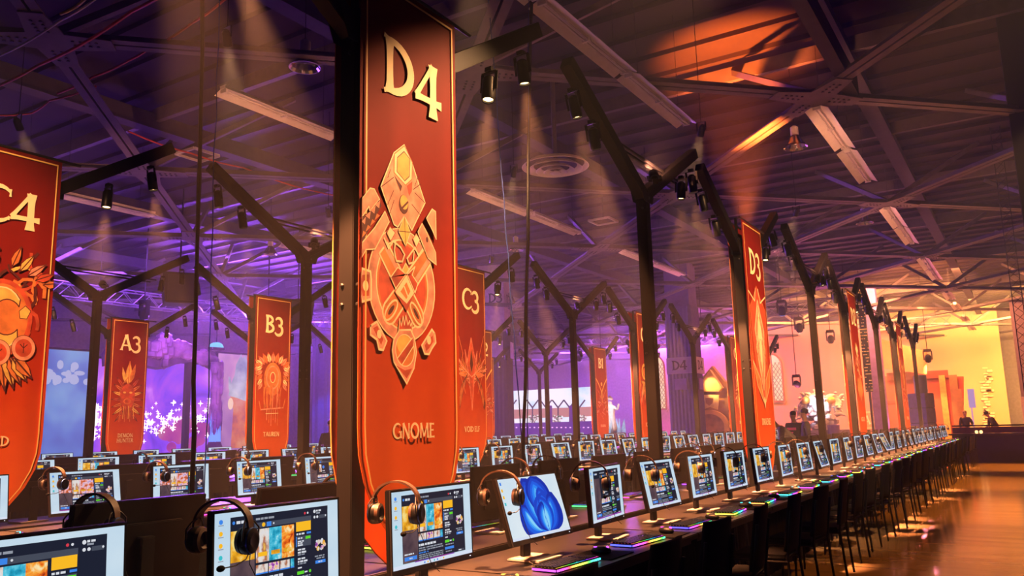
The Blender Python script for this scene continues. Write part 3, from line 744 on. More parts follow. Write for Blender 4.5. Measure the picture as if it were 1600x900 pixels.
def petal_screen():
    mb = MB(); ly = [2]
    def pl(pts, mi):
        ly[0] += 1; y = -.00006 * ly[0]
        mb.poly([(x, y, z) for x, z in pts], mi)
    for u0, v0, u1, v1, m in ((0, 0, 1, 1, 0), (0, .955, 1, 1, 1)): pl([((u - .5) * SW, (.5 - v) * SH) for u, v in ((u0, v1), (u1, v1), (u1, v0), (u0, v0))], m)
    for v, c in ((.05, 10), (.16, 8), (.27, 8), (.38, 9)): pl([((u - .5) * SW, (.5 - w) * SH) for u, w in ((.02, v + .05), (.045, v + .05), (.045, v), (.02, v))], c)
    B0 = Vector((.07, -.15))
    def petal(ang, ln, wd, bend, n=7, base=B0, dk=0):
        for i in range(n):
            t = i / (n - 1); w = wd * (1 - .86 * t); l = ln * (1 - .30 * t); off = .25 * wd * t * bend
            L_, R_ = [], []
            for j in range(15):
                q = j / 14; prof = math.sin(PI * min(1, q * .97 + .03) ** 1.6) ** .7 if q < 1 else 0
                a = math.radians(ang) + bend * .9 * (q - .25); c = Vector((math.cos(a), math.sin(a))); nn = Vector((-c.y, c.x))
                p = base + c * l * q + nn * off * math.sin(PI * q)
                L_.append(p + nn * w * prof); R_.append(p - nn * w * prof)
            pts = [(max(-SW / 2, min(SW / 2, p.x)), max(-SH / 2 + .016, min(SH / 2, p.y))) for p in L_ + R_[::-1]]
            pl(pts, min(7, 2 + dk // 2 + int(i * 5.2 / (n - 1))))
    petal(158, .26, .085, -.5, 7, dk=1); petal(38, .25, .10, .5, 7); petal(128, .34, .11, -.35, 10, dk=1); petal(86, .33, .12, .3, 11, dk=0); petal(70, .25, .07, .5, 8, dk=2)
    petal(104, .22, .085, -.5, 8, dk=2); petal(20, .24, .08, .9, 8, Vector((.05, -.14)), 1); petal(170, .22, .075, -.9, 8, Vector((0, -.14)), 0); petal(60, .20, .06, .9, 8, dk=2); petal(135, .17, .05, -1.1, 7, dk=1)
    return mb.mesh('lit_display', BLM)
DISP = [app_screen(i) for i in range(4)]
DISP_P = petal_screen()
# monitor meshes (local: screen faces -y, panel centre at origin)
_m = MB().box((0, .016, -.006), (SW + .016, .026, SH + .034)).box((0, .038, -.02), (SW * .62, .022, SH * .6)); BODY_ME = _m.mesh('panel_body', BPL, .004)
_m = MB()
for (x0, x1, z0, z1) in ((-SW / 2 - .008, SW / 2 + .008, SH / 2, SH / 2 + .009), (-SW / 2 - .008, SW / 2 + .008, -SH / 2 - .024, -SH / 2), (-SW / 2 - .008, -SW / 2, -SH / 2, SH / 2), (SW / 2, SW / 2 + .008, -SH / 2, SH / 2)):
    _m.box(((x0 + x1) / 2, -.0005, (z0 + z1) / 2), (x1 - x0, .009, z1 - z0))
BEZ_ME = _m.mesh('bezel', GPL)
LOGO_ME = MB().lathe([(.0055, 0), (.0055, .001)], 12, 0, Matrix.Translation((0, -.0055, -SH / 2 - .012)) @ Matrix.Rotation(PI / 2, 4, 'X')).mesh('maker_badge', SILV)
LED_ME = MB().box((SW / 2 - .02, -.006, -SH / 2 - .012), (.006, .002, .003)).mesh('power_light', EM('power_white', (.9, .95, 1), 2))
NECK_ME = MB().prism([(-.035, .012), (.035, .012), (.03, .30), (-.03, .30)], .055, .085).mesh('stand_neck', BPL, .004)
HINGE_ME = MB().box((0, .058, .27), (.07, .05, .07)).mesh('hinge', BPL, .004)
BASE_ME = MB().prism([(-.125, -.10), (.125, -.10), (.125, .11), (-.125, .11)], -.006, .006, 0, Matrix.Translation((0, 0, .006)) @ Matrix.Rotation(-PI / 2, 4, 'X')).mesh('base_plate', SILV, .003)
DZ = .752
MZ = 1.038 - DZ     # panel centre above desk
def make_monitor(disp, tilt, roll=0):
    root = empty('monitor')
    link('base_plate', BASE_ME, root); link('stand_neck', NECK_ME, root)
    b = link('panel_body', BODY_ME, root, (0, 0, MZ), (tilt, roll, 0))
    link('bezel', BEZ_ME, b); 
    if disp:
        link('lit_display', disp, b, (0, -.004, 0)); link('power_light', LED_ME, b); link('maker_badge', LOGO_ME, b)
    link('hinge', HINGE_ME, root)
    return root
GRP = {('D', 1): 'lit monitors along the aisle edge', ('C', 1): 'lit monitors of the C banner row', ('B', 1): 'lit monitors of the B banner row', ('A', 1): 'lit monitors of the A banner row'}
KR = {('D', 1): (-1, 31), ('D', -1): (-1, 31), ('C', 1): (0, 31), ('C', -1): (1, 31), ('B', 1): (2, 31), ('B', -1): (3, 31), ('A', 1): (4, 31)}
TILT_D = {-1: 3, 0: 2, 1: 2, 2: 17, 3: 3, 4: 11, 5: 5, 6: 4, 7: 5, 8: 4, 9: 6, 10: 14, 11: 4, 12: 6, 13: 3, 14: 8, 15: 12, 16: 22}
MON = {}
for (row, side), (k0, k1) in KR.items():
    for k in range(k0, k1):
        rr = random.Random(hash((ord(row), side, k)))
        tilt = math.radians(TILT_D.get(k, rr.choice((3, 5, 8, 12)))) if (row, side) == ('D', 1) else math.radians(rr.choice((2, 4, 6, 10, 12)))
        yaw = rr.uniform(-4, 4)
        if (row, side) == ('D', 1) and k < 8: yaw = {2: -2, 3: 6, 4: -1}.get(k, 0)
        if (row, side) == ('D', 1) and k == 2: d = DISP_P
        elif row == 'C' and k in (2, 3): d = DISP[1]
        elif (row, side) == ('D', 1): d = DISP[{3: 3, 13: 3, 15: 3, -1: 0, 0: 0, 1: 0}.get(k, rr.choice((0, 0, 2)))]
        else: d = DISP[rr.choice((0, 0, 2, 1, 3))]
        o = make_monitor(d if side > 0 else None, -tilt)
        X = ROWX[row] + side * .44
        yy = Y0S + PIT * k
        o.location = (X, yy, DZ); o.rotation_euler = (0, 0, side * PI / 2 + math.radians(yaw))
        MON[(row, side, k)] = o
        n = k - k0 + 1
        if side > 0:
            if d is DISP_P: lab = 'tilted monitor showing a swirl of blue petals on pale blue'
            else:
                lab = f'lit monitor, {ordw(n)} along ' + {'D': 'the aisle edge of the gnome banner row', 'C': 'the desk row of banner C4', 'B': 'the desk row of banner B3', 'A': 'the desk row of banner A3'}[row]
        else: lab = f'monitor seen from its dark back, {ordw(n)} along the rear of the {row} row'
        tag(o, lab, 'monitor', GRP.get((row, side), f'monitor backs of the {row} banner row'))

# ------------------------------------------------------------------ headsets hung over monitor corners
def make_headset():
    root = empty('headset')
    c0, c1 = Vector((.052, -.105, 0)), Vector((-.004, .090, 0))
    ax = (c1 - c0).normalized(); mid = (c0 + c1) / 2; R_ = (c1 - c0).length / 2 + .004
    up = Vector((0, 0, 1)); nrm = ax.cross(up).normalized()
    mb = MB(); prev = None; n = 18
    for i in range(n + 1):
        t = PI * i / n
        rad = (-ax * math.cos(t)) * R_ + up * (math.sin(t) * .088)
        p = mid + rad + up * .045; out = (rad + up * .001).normalized()
        hw = .019 * (.75 + .25 * math.sin(t)); th = .009
        q = [p - nrm * hw, p + nrm * hw, p + nrm * hw + out * th, p - nrm * hw + out * th]
        if prev:
            b = len(mb.v); mb.v += [tuple(x) for x in prev + q]
            for a, c in ((0, 1), (1, 2), (2, 3), (3, 0)): mb.f.append((b + a, b + c, b + 4 + c, b + 4 + a)); mb.m.append(0)
            if i == 1: mb.f.append((b + 3, b + 2, b + 1, b)); mb.m.append(0)
            if i == n: mb.f.append((b + 4, b + 5, b + 6, b + 7)); mb.m.append(0)
        prev = q
    mb.build('headband', LEATH, root, smooth=True)
    for c, s, nm in ((c0, -1, 'ear_cup'), (c1, 1, 'ear_cup')):
        d = ax * s
        rot = d.to_track_quat('Z', 'Y').to_matrix().to_4x4()
        M = Matrix.Translation(c + d * .002) @ rot @ Matrix.Diagonal((.9, 1.0, 1, 1)).to_4x4()
        cup = MB().lathe([(.030, -.022), (.043, -.018), (.047, -.006), (.047, .008), (.042, .020), (.028, .026), (.02, .024)], 24, 0, M).build(nm, BPL, root, smooth=True)
        MB().lathe([(.0465, .0085), (.0425, .0195), (.041, .0195), (.0455, .0085)], 24, 0, M, cap=False).build('trim_ring', P('blue_anodised', (.05, .12, .45), .3, .9), cup, smooth=True)
        pad = MB().lathe([(.022, -.021), (.030, -.034), (.042, -.030), (.046, -.016)], 24, 0, M, cap=False).build('ear_pad', LEATH, cup, smooth=True)
        y = MB()
        for w in (-1, 1):
            y.tube([c + up * .072 - d * .004 + nrm * w * .008, c + up * .062 + d * .004 + nrm * w * .028, c + up * .04 + d * .012 + nrm * w * .046, c + up * .004 + d * .010 + nrm * w * .047], .0032, 6)
        y.build('yoke', DMET, root, smooth=True)
    mb = MB().tube([c0 + Vector((.0, -.012, -.035)), c0 + Vector((-.03, -.03, -.055)), c0 + Vector((-.08, -.04, -.068)), c0 + Vector((-.125, -.035, -.07))], .0022, 6)
    mic = mb.build('microphone_boom', CORDM, root, smooth=True)
    MB().ball(tuple(c0 + Vector((-.135, -.034, -.07))), (.016, .011, .011), 10).build('microphone_foam', BFAB, mic, smooth=True)
    MB().tube([c0 + Vector((.004, -.01, -.044)), c0 + Vector((.0, -.012, -.075)), c0 + Vector((.02, -.014, -.11)), c0 + Vector((.045, -.014, -.16)), c0 + Vector((.06, -.03, -.22)), c0 + Vector((.08, -.06, -.252))], .0018, 5).build('cable', CORDM, root, smooth=True)
    return root
p_hs = make_headset()
HS = {('D', 1): [k for k in range(-1, 31) if k not in (-1, 11, 16)], ('C', 1): [k for k in range(0, 30) if k % 4 != 3 or k < 4], ('B', 1): list(range(2, 26, 2)), ('D', -1): [0, 1, 2, 3, 4, 6, 7, 8, 10, 12, 14, 17]}
for (row, side), ks in HS.items():
    for n, k in enumerate(ks):
        m = MON[(row, side, k)]; tilt = m.children[2].rotation_euler[0]
        for ch in m.children:
            if ch.name.startswith('panel_body'): tilt = ch.rotation_euler[0]
        o = copy_tree(p_hs)
        rz = m.rotation_euler[2]
        lx = (-SW / 2 + .018) if side > 0 or k % 2 else SW / 2 - .06
        topz = MZ + SH / 2 * math.cos(tilt) + .017
        ly = -math.sin(tilt) * (SH / 2) + .012
        loc = Matrix.Rotation(rz, 3, 'Z') @ Vector((lx, ly + .0, 0))
        o.location = (m.location.x + loc.x, m.location.y + loc.y, DZ + topz - .108)
        o.rotation_euler = (0, 0, rz if lx < 0 else rz + PI)
        nm = 'the ' + ordw(k - KR[(row, side)][0] + 1) + ' monitor'
        tag(o, f'black headset hung on {nm} along the {"aisle edge of the D" if row == "D" and side > 0 else "rear side of the D" if side < 0 else row} row', 'headset', 'headsets hung on monitor corners')
kill(p_hs)

# ------------------------------------------------------------------ keyboards, mice, mats
def rainbow(name, st, scale, off=0):
    m = bpy.data.materials.new(name); m.use_nodes = True; nt = m.node_tree; nt.nodes.clear()
    e = nt.nodes.new('ShaderNodeEmission'); o = nt.nodes.new('ShaderNodeOutputMaterial'); tc = nt.nodes.new('ShaderNodeTexCoord'); sp = nt.nodes.new('ShaderNodeSeparateXYZ')
    oi = nt.nodes.new('ShaderNodeObjectInfo'); ma = nt.nodes.new('ShaderNodeMath'); ma.operation = 'MULTIPLY_ADD'; ma.inputs[1].default_value = scale
    fr = nt.nodes.new('ShaderNodeMath'); fr.operation = 'FRACT'; hs = nt.nodes.new('ShaderNodeCombineColor'); hs.mode = 'HSV'
    hs.inputs[1].default_value = .93; hs.inputs[2].default_value = 1
    L = nt.links.new
    L(tc.outputs['Object'], sp.inputs[0]); L(sp.outputs['X'], ma.inputs[0]); L(oi.outputs['Random'], ma.inputs[2]); L(ma.outputs[0], fr.inputs[0]); L(fr.outputs[0], hs.inputs[0])
    L(hs.outputs[0], e.inputs['Color']); e.inputs['Strength'].default_value = st; L(e.outputs[0], o.inputs[0])
    return m
RGB1 = rainbow('led_strip_rainbow', 3.2, 1.7); RGB2 = rainbow('key_backlight_rainbow', .8, 2.1)
_k = MB().box((0, 0, .012), (.44, .15, .018)); KB_ME = _k.mesh('keyboard_body', BPL, .004)
_k = MB().box((0, -.0765, .010), (.434, .004, .009)).box((-.2215, 0, .010), (.004, .14, .009)).box((.2215, 0, .010), (.004, .14, .009)); KS_ME = _k.mesh('light_strip', RGB1)
_k = MB()
for r_ in range(6):
    x = -.205
    for c_ in range(18):
        if c_ in (14,) : x += .014
        if r_ == 0 and 3 < c_ < 10:
            if c_ == 4: _k.box((x + .05, -.055, .0245), (.116, .015, .008))
            x += .0222; continue
        _k.box((x, -.055 + r_ * .0215, .0245), (.0165, .0165, .008)); x += .0222
KC_ME = _k.mesh('keycaps', BPL)
KG_ME = MB().box((0, 0, .0212), (.425, .138, .0012)).mesh('key_backlight', RGB2)
_k = MB().ball((0, 0, .016), (.033, .06, .024), 14); MO_ME = _k.mesh('mouse_body', BPL, 0, True)
MW_ME = MB().lathe([(.008, -.004), (.009, 0), (.008, .004)], 12, 0, Matrix.Translation((0, -.036, .0335)) @ Matrix.Rotation(PI / 2, 4, 'Y')).lathe([(.010, -.002), (.014, .0)], 12, 0, Matrix.Translation((0, .03, .0375)), cap=True).mesh('scroll_wheel', RGB1, 0, True)
PAD_ME = MB().box((0, 0, .002), (.3, .26, .004)).mesh('mouse_mat', BFAB, .001)
for (row, side), ks in {('D', 1): range(-1, 31), ('C', 1): range(0, 31), ('D', -1): range(0, 10), ('B', 1): range(2, 16)}.items():
    for k in ks:
        rr = random.Random(k * 7 + ord(row))
        X = ROWX[row] + side * (.70 if row == 'D' else .72); y = Y0S + PIT * k
        rz = side * PI / 2 + rr.uniform(-.08, .08)
        nm = f'{ordw(k - KR[(row, side)][0] + 1)} seat along {"the aisle edge of the D" if (row, side) == ("D", 1) else "the rear side of the D" if side < 0 else "the " + row} row'
        o = empty('keyboard', (X, y - side * .12, DZ), rz)
        link('keyboard_body', KB_ME, o); link('light_strip', KS_ME, o); link('keycaps', KC_ME, o); link('key_backlight', KG_ME, o)
        tag(o, 'rainbow-edged black keyboard, ' + nm, 'keyboard', 'rainbow lit keyboards')
        if row in 'DC' and side > 0:
            md = empty('mouse_mat', (X + side * .005, y + side * .285, DZ), side * PI / 2)
            link('mat_surface', PAD_ME, md); tag(md, 'thin black mouse mat, ' + nm, 'mouse mat', 'mouse mats on the desks')
            o = empty('mouse', (X + rr.uniform(-.03, .03), y + side * .285 + rr.uniform(-.04, .04), DZ + .0045), side * PI / 2 + rr.uniform(-.4, .4))
            link('mouse_body', MO_ME, o); link('scroll_wheel', MW_ME, o)
            tag(o, 'black mouse with lit wheel, ' + nm, 'mouse', 'computer mice on the desks')
# loose cables on the near desk
for k in range(-1, 12):
    rr = random.Random(900 + k); y = Y0S + PIT * k; X = ROWX['D']
    pts = []
    p = Vector((X + .62, y - .02, DZ + .004)); an = rr.uniform(2, 4)
    for i in range(26):
        an += rr.uniform(-.65, .65) + .12 * math.sin(i); p = p + Vector((math.cos(an) * .026, math.sin(an) * .026, 0))
        p.x = min(max(p.x, X + .575), X + .615); p.y = min(max(p.y, y - .30), y + .30)
        pts.append((p.x, p.y, DZ + .004 + (.035 * math.sin(PI * (i - 8) / 8) if 8 < i < 16 and k % 2 == 0 else 0)))
    tag(MB().tube(pts, .0026, 6).build('loose_cable', CORDM, None, smooth=True), f'thin black cable curled on the desk below the {ordw(k + 2)} monitor of the aisle edge', 'cable', 'loose cables on the aisle desks')

# ------------------------------------------------------------------ chairs along the aisle
def make_chair():
    root = empty('stacking_chair')
    mb = MB(); n = 8; W = .40
    def sheet(pts, w0, w1, th, mi=0):
        vs = []; k = len(pts)
        for i, (y, z) in enumerate(pts):
            w = w0 + (w1 - w0) * i / (k - 1)
            for j in range(7):
                x = (j / 6 - .5) * w; vs.append((x, y + .035 * (1 - (2 * j / 6 - 1) ** 2) * (.7 if mi == 0 else 0), z))
        fs = [(i * 7 + j, i * 7 + j + 1, i * 7 + j + 8, i * 7 + j + 7) for i in range(k - 1) for j in range(6)]
        m_ = MB().add(vs, fs); return m_, th
    back = [(.205, .50), (.215, .58), (.225, .66), (.238, .74), (.25, .81), (.258, .875), (.262, .905)]
    m_, _ = sheet(back, .44, .38, .02)
    b = m_.build('backrest', BFAB, root, smooth=True); md = b.modifiers.new('thick', 'SOLIDIFY'); md.thickness = .022
    s = MB().box((0, -.01, .452), (.43, .42, .045)).build('seat', BFAB, root, bevel=.018)
    for sx in (-1, 1):
        MB().tube([(sx * .2, -.2, .43), (sx * .215, -.22, .012)], .011, 8).build('leg', BLK, root, smooth=True)
        MB().tube([(sx * .205, .258, .80), (sx * .205, .232, .62), (sx * .205, .205, .45), (sx * .215, .24, .012)], .011, 8).build('leg', BLK, root, smooth=True)
        MB().tube([(sx * .208, -.2, .425), (sx * .208, .205, .425)], .010, 8).build('side_rail', BLK, root, smooth=True)
    return root
p_ch = make_chair()
for k in range(-1, 31):
    rr = random.Random(300 + k)
    o = copy_tree(p_ch); o.location = (-1.87 + rr.uniform(-.03, .03), Y0S + PIT * k + rr.uniform(-.05, .05) - .12, 0); o.rotation_euler = (0, 0, -PI / 2 + rr.uniform(-.12, .12))
    tag(o, f'black upholstered stacking chair, {ordw(k + 2)} along the aisle, tucked under the desk edge', 'chair', 'black chairs lining the aisle')
for k in range(0, 12):
    rr = random.Random(400 + k)
    o = copy_tree(p_ch); o.location = (ROWX['D'] - 1.0, Y0S + PIT * k + rr.uniform(-.05, .05), 0); o.rotation_euler = (0, 0, PI / 2 + rr.uniform(-.12, .12))
    tag(o, f'black stacking chair, {ordw(k + 1)} on the rear side of the D banner row', 'chair', 'black chairs behind the D row')
kill(p_ch)
# ------------------------------------------------------------------ room shell
def st(o): o['kind'] = 'structure'; return o
FLO = bpy.data.materials.new('polished_concrete'); FLO.use_nodes = True
_nt = FLO.node_tree; _b = _nt.nodes['Principled BSDF']; _tc = _nt.nodes.new('ShaderNodeTexCoord'); _mp = _nt.nodes.new('ShaderNodeMapping'); _mp.inputs['Scale'].default_value = (.5, 3.0, 1)
_nz = _nt.nodes.new('ShaderNodeTexNoise'); _nz.inputs['Scale'].default_value = 1.4; _nz.inputs['Detail'].default_value = 6
_r1 = _nt.nodes.new('ShaderNodeValToRGB'); _r1.color_ramp.elements[0].color = (.34, .24, .14, 1); _r1.color_ramp.elements[1].color = (.58, .42, .26, 1)
_r2 = _nt.nodes.new('ShaderNodeMapRange'); _r2.inputs['To Min'].default_value = .07; _r2.inputs['To Max'].default_value = .22
_bp = _nt.nodes.new('ShaderNodeBump'); _bp.inputs['Strength'].default_value = .12; _bp.inputs['Distance'].default_value = .01; _b.inputs['Coat Weight'].default_value = .3; _b.inputs['Coat Roughness'].default_value = .12
for a, b in ((_tc.outputs['Object'], _mp.inputs[0]), (_mp.outputs[0], _nz.inputs['Vector']), (_nz.outputs['Fac'], _r1.inputs['Fac']), (_r1.outputs[0], _b.inputs['Base Color']), (_nz.outputs['Fac'], _r2.inputs['Value']), (_r2.outputs[0], _b.inputs['Roughness']), (_nz.outputs['Fac'], _bp.inputs['Height']), (_bp.outputs[0], _b.inputs['Normal'])): _nt.links.new(a, b)
XL, XR, YN, YF, ZC = -42.0, 9.0, -9.0, 66.0, 8.9
st(MB().box(((XL + XR) / 2, (YN + YF) / 2, -.05), (XR - XL, YF - YN, .1)).build('floor', FLO))
WAL = P('hall_wall_paint', (.30, .27, .28), .8)
WDK = P('dark_wall_paint', (.05, .045, .05), .85)
mb = MB().box(((XL + XR) / 2, (YN + YF) / 2, ZC + .1), (XR - XL, YF - YN, .2))
y = YN
while y < YF:
    mb.box(((XL + XR) / 2, y, ZC - .05), (XR - XL, .12, .10)); y += .95
st(mb.build('ceiling', DECKM))
st(MB().box(((XL + XR) / 2, YF + .1, ZC / 2), (XR - XL, .2, ZC)).build('wall_far', WAL))
st(MB().box((XL - .1, (YN + YF) / 2, ZC / 2), (.2, YF - YN, ZC)).build('wall_left', WAL))
st(MB().box((XR + .1, (YN + YF) / 2, ZC / 2), (.2, YF - YN, ZC)).build('wall_right', WDK))
st(MB().box(((XL + XR) / 2, YN - .1, ZC / 2), (XR - XL, .2, ZC)).build('wall_near', WDK))
# ------------------------------------------------------------------ roof steel: a diagonal grid of double-angle chords with bolted plates
GX, GY, GZ, AX, AY = -6.75, 9.8, 6.95, 4.2, 4.25
def chord(d):
    mb = MB(); L = Vector(d); n = Vector((-L.y, L.x, 0)).normalized()
    for s in (-1, 1):
        o = n * .085 * s
        mb.bar(o, o + L, .13, .02); mb.bar(o + n * .055 * s * -1 + Vector((0, 0, .06)), o + L + n * .055 * s * -1 + Vector((0, 0, .06)), .018, .12)
    return mb.mesh('chord', STEEL)
CH = {1: chord((AX, AY, 0)), -1: chord((-AX, AY, 0))}
WEB = {s: MB().bar((0, 0, .05), (s * AX * .5, AY * .5, ZC - GZ - .12), .11, .11).bar((0, 0, .05), (-s * AX * .5, AY * .5, ZC - GZ - .12), .11, .11).mesh('web', STEEL) for s in (1,)}
_g = MB()
gp = [(.95, .18), (.62, .62), (.18, .95), (-.18, .95), (-.62, .62), (-.95, .18), (-.95, -.18), (-.62, -.62), (-.18, -.95), (.18, -.95), (.62, -.62), (.95, -.18)]
gp = [(x * .62, y * .62) for x, y in ((1.1, .75), (.75, 1.1), (0, .55), (-.75, 1.1), (-1.1, .75), (-.55, 0), (-1.1, -.75), (-.75, -1.1), (0, -.55), (.75, -1.1), (1.1, -.75), (.55, 0))]
n = len(gp)
_g.add([(x, y, -.035) for x, y in gp] + [(x, y, -.015) for x, y in gp], [tuple(range(n)), tuple(range(2 * n - 1, n - 1, -1))] + [(i, n + i, n + (i + 1) % n, (i + 1) % n) for i in range(n)])
for sx in (-1, 1):
    for sy in (-1, 1):
        for i in range(4):
            for j in (-1, 1):
                p = Vector((sx, sy)).normalized() * (.30 + .1 * i) + Vector((-sx, sy)).normalized() * j * .06
                _g.lathe([(.022, -.05), (.022, -.034)], 6, 1, Matrix.Translation((p.x, p.y, 0)))
GUS = _g.mesh('gusset_plate', [STEEL, DMET])
for i in range(-8, 3):
    for j in range(-3, 13):
        if (i + j) % 2: continue
        p = (GX + AX * i, GY + AY * j, GZ)
        st(link('ceiling_gusset', GUS, None, p))
        for s in (1, -1):
            if i + s < -8: continue
            st(link('ceiling_chord', CH[s], None, p))
        if -6 <= i: st(link('ceiling_web', WEB[1], None, p))
# purlins and longitudinal beams below the deck
for y in (5, 10.5, 16, 21.5, 27, 33, 41, 50): st(MB().box(((XL + XR) / 2, y, ZC - .3), (XR - XL, .12, .3)).build('ceiling_purlin', STEEL))
for x in (-2.3, -9.5, -16, -22.5, -30): st(MB().box((x, (YN + YF) / 2, ZC - .45), (.22, YF - YN, .36)).box((x, (YN + YF) / 2, ZC - .64), (.34, YF - YN, .03)).build('ceiling_beam', WDK))
mb = MB().box((-2.02, 9, 7.15), (.2, 11, .35)); st(mb.build('ceiling_beam', WDK))
# ------------------------------------------------------------------ ceiling services
def make_strip():
    root = empty('strip_light'); L = 2.6
    MB().prism([(-.07, .06), (.07, .06), (.06, 0), (-.06, 0)], -L / 2, L / 2).build('housing', WHT, root)
    for s in (-1, 1):
        MB().prism([(s * .06, .0), (s * .065, .004), (s * .20, -.062), (s * .195, -.067)], -L / 2, L / 2).build('reflector_wing', WHT, root)
        MB().tube([(s * .03, -L / 2 + .06, -.035), (s * .03, L / 2 - .06, -.035)], .014, 8).build('tube', P('unlit_tube', (.75, .72, .70), .25), root, smooth=True)
    for y in (-L / 2 + .03, -.02, L / 2 - .03): MB().box((0, y, -.03), (.13, .035, .06)).build('lamp_holder', WHT, root)
    for y in (-.9, .9): MB().tube([(0, y, .06), (0, y, ZC - 6.92 - .03)], .004, 5).build('hanger_wire', DMET, root)
    return root
p_st = make_strip(); ns = 0
for x, ys, wh in ((-4.78, (4.4, 7.1, 9.8, 12.5), 'high over the aisle desks'), (-2.62, (15.7, 18.5, 24.0, 26.7, 32.2, 34.9, 41.5, 46, 52, 58), 'running toward the amber wall'),
                  (-10.35, (9.25, 11.95, 16.2, 18.9, 24.5, 27.2), 'above the C banner row'), (-18.1, (8.0, 10.7, 17.5), 'above the A banner row')):
    for i, y in enumerate(ys):
        o = copy_tree(p_st); o.location = (x, y, 6.92 if x != -18.1 else 6.98)
        tag(o, f'unlit twin-tube strip light, {ordw(i + 1)} of those {wh}', 'ceiling light', 'strip lights under the roof')
kill(p_st)
def make_bay():
    root = empty('high_bay_lamp')
    MB().lathe([(.06, .26), (.10, .20), (.19, .04), (.23, 0), (.235, .0), (.195, .05), (.105, .21), (.06, .27)], 24, cap=False).build('reflector', CHROME, root)
    MB().lathe([(.08, .26), (.08, .42), (.03, .46)], 16).build('ballast_housing', WHT, root)
    MB().ball((0, 0, .15), (.05, .05, .09), 12).build('bulb', P('frosted_bulb', (.8, .78, .75), .3), root, smooth=True)
    MB().tube([(0, 0, .46), (0, 0, ZC - 6.9 - .02)], .006, 5).build('cord', BPL, root)
    return root
p_b = make_bay()
for i, (x, y, w) in enumerate(((-8.69, 8.13, 'beside the gnome banner'), (-3.44, 16.38, 'above the far side of the aisle desks'), (-3.4, 24.2, 'deep over the aisle, past the strip lights'), (-19.2, 16.7, 'over the A row by the bare post'), (-13.0, 21.0, 'between the B and C rows'), (-7.2, 25.2, 'over the C row near its end'))):
    o = copy_tree(p_b); o.location = (x, y, 6.9); tag(o, f'unlit high-bay lamp with a mirrored bowl {w}', 'ceiling light', 'mirrored bowl lamps')
kill(p_b)
o = tag(empty('ceiling_air_diffuser', (-7.98, 14.57, 6.9)), 'large round ceiling air vent of concentric rings', 'air vent')
for k, (r0, r1, z) in enumerate(((.62, .70, 0), (.46, .56, -.05), (.30, .40, -.09), (.14, .24, -.12))):
    MB().lathe([(r0, z + .08), (r1, z), (r1 + .015, z + .01), (r0 + .015, z + .09)], 40, cap=False).build('ring_vane', WHT, o, smooth=True)
MB().lathe([(.12, -.14), (.12, -.12), (.05, -.08)], 24).build('centre_cone', WHT, o); MB().tube([(0, 0, -.1), (0, 0, ZC - 6.9)], .05, 10).build('duct', STEEL, o)
for i, (x, y, z, w) in enumerate(((-9.37, 19.73, 7.0, 'beyond the round vent'), (-2.6, 17.2, 8.75, 'over the aisle'), (-2.55, 18.6, 8.75, 'over the aisle, the second one'), (-14.0, 10.2, 7.2, 'near the purple lit chords'))):
    o = tag(empty('square_vent', (x, y, z)), f'small square white ceiling vent {w}', 'vent', 'square ceiling vents')
    s = .30 if i in (0, 3) else .09
    m_ = MB()
    for a, b, c, d in ((0, s, 2 * s, .05), (0, -s, 2 * s, .05), (s, 0, .05, 2 * s), (-s, 0, .05, 2 * s)): m_.box((a, b, 0), (c, d, .05))
    m_.build('rim', WHT, o); MB().box((0, 0, .02), (2 * s - .08, 2 * s - .08, .02)).build('grille', STEEL if i in (0, 3) else WHT, o)
    MB().tube([(0, 0, .02), (0, 0, ZC - z - .01)], .01, 6).build('drop_rod', DMET, o)
# conduits and coloured cables slung along the roof steel
def slung(pts, r, mat, name, label, grp):
    ps = []
    for a, b in zip(pts, pts[1:]):
        a, b = Vector(a), Vector(b)
        for i in range(8):
            t = i / 8; p = a.lerp(b, t); p.z -= .10 * math.sin(PI * t) * min(1, (b - a).length / 4); ps.append(p)
    ps.append(Vector(pts[-1]))
    return tag(MB().tube(ps, r, 6).build(name, mat, None, smooth=True), label, 'cable', grp)
ORC = P('orange_cable_sheath', (.75, .10, .03), .5); YEC = P('yellow_cable_sheath', (.7, .5, .03), .5); BLC = P('blue_cable_sheath', (.008, .03, .2), .6)
slung([at_z(-20, 140, 6.7), at_z(60, 102, 6.7), at_z(206, 18, 6.7), at_z(330, -60, 6.7)], .022, ORC, 'hanging_roof_cable', 'thick red cable slung along the big roof chord', 'coloured roof cables')
slung([at_z(90, 146, 7.1), at_z(145, 120, 7.1), at_z(200, 95, 7.1), at_z(230, 78, 7.1), at_z(300, 36, 7.1), at_z(350, 0, 7.1), at_z(420, -60, 7.1)], .018, ORC, 'hanging_roof_cable', 'orange cable weaving behind the roof chords', 'coloured roof cables')
slung([at_z(-10, 180, 7.1), at_z(50, 177, 7.1), at_z(78, 157, 7.1), at_z(150, 135, 7.2)], .016, ORC, 'hanging_roof_cable', 'sagging orange cable above banner C4', 'coloured roof cables')
slung([at_z(200, 205, 7.1), at_z(300, 240, 7.1), at_z(380, 262, 7.1), at_z(520, 305, 7.1)], .016, ORC, 'hanging_roof_cable', 'red cable running across behind the hanging black cable', 'coloured roof cables')
slung([at_z(95, 22, 6.8), at_z(120, 10, 6.8), at_z(150, -20, 6.8)], .02, YEC, 'hanging_roof_cable', 'yellow cable looped over the big roof chord', 'coloured roof cables')
slung([at_z(-20, 95, 6.85), at_z(95, 32, 6.85), at_z(160, -10, 6.85)], .016, WHT, 'hanging_conduit_pipe', 'pale conduit pipe along the big roof chord', 'roof conduits')
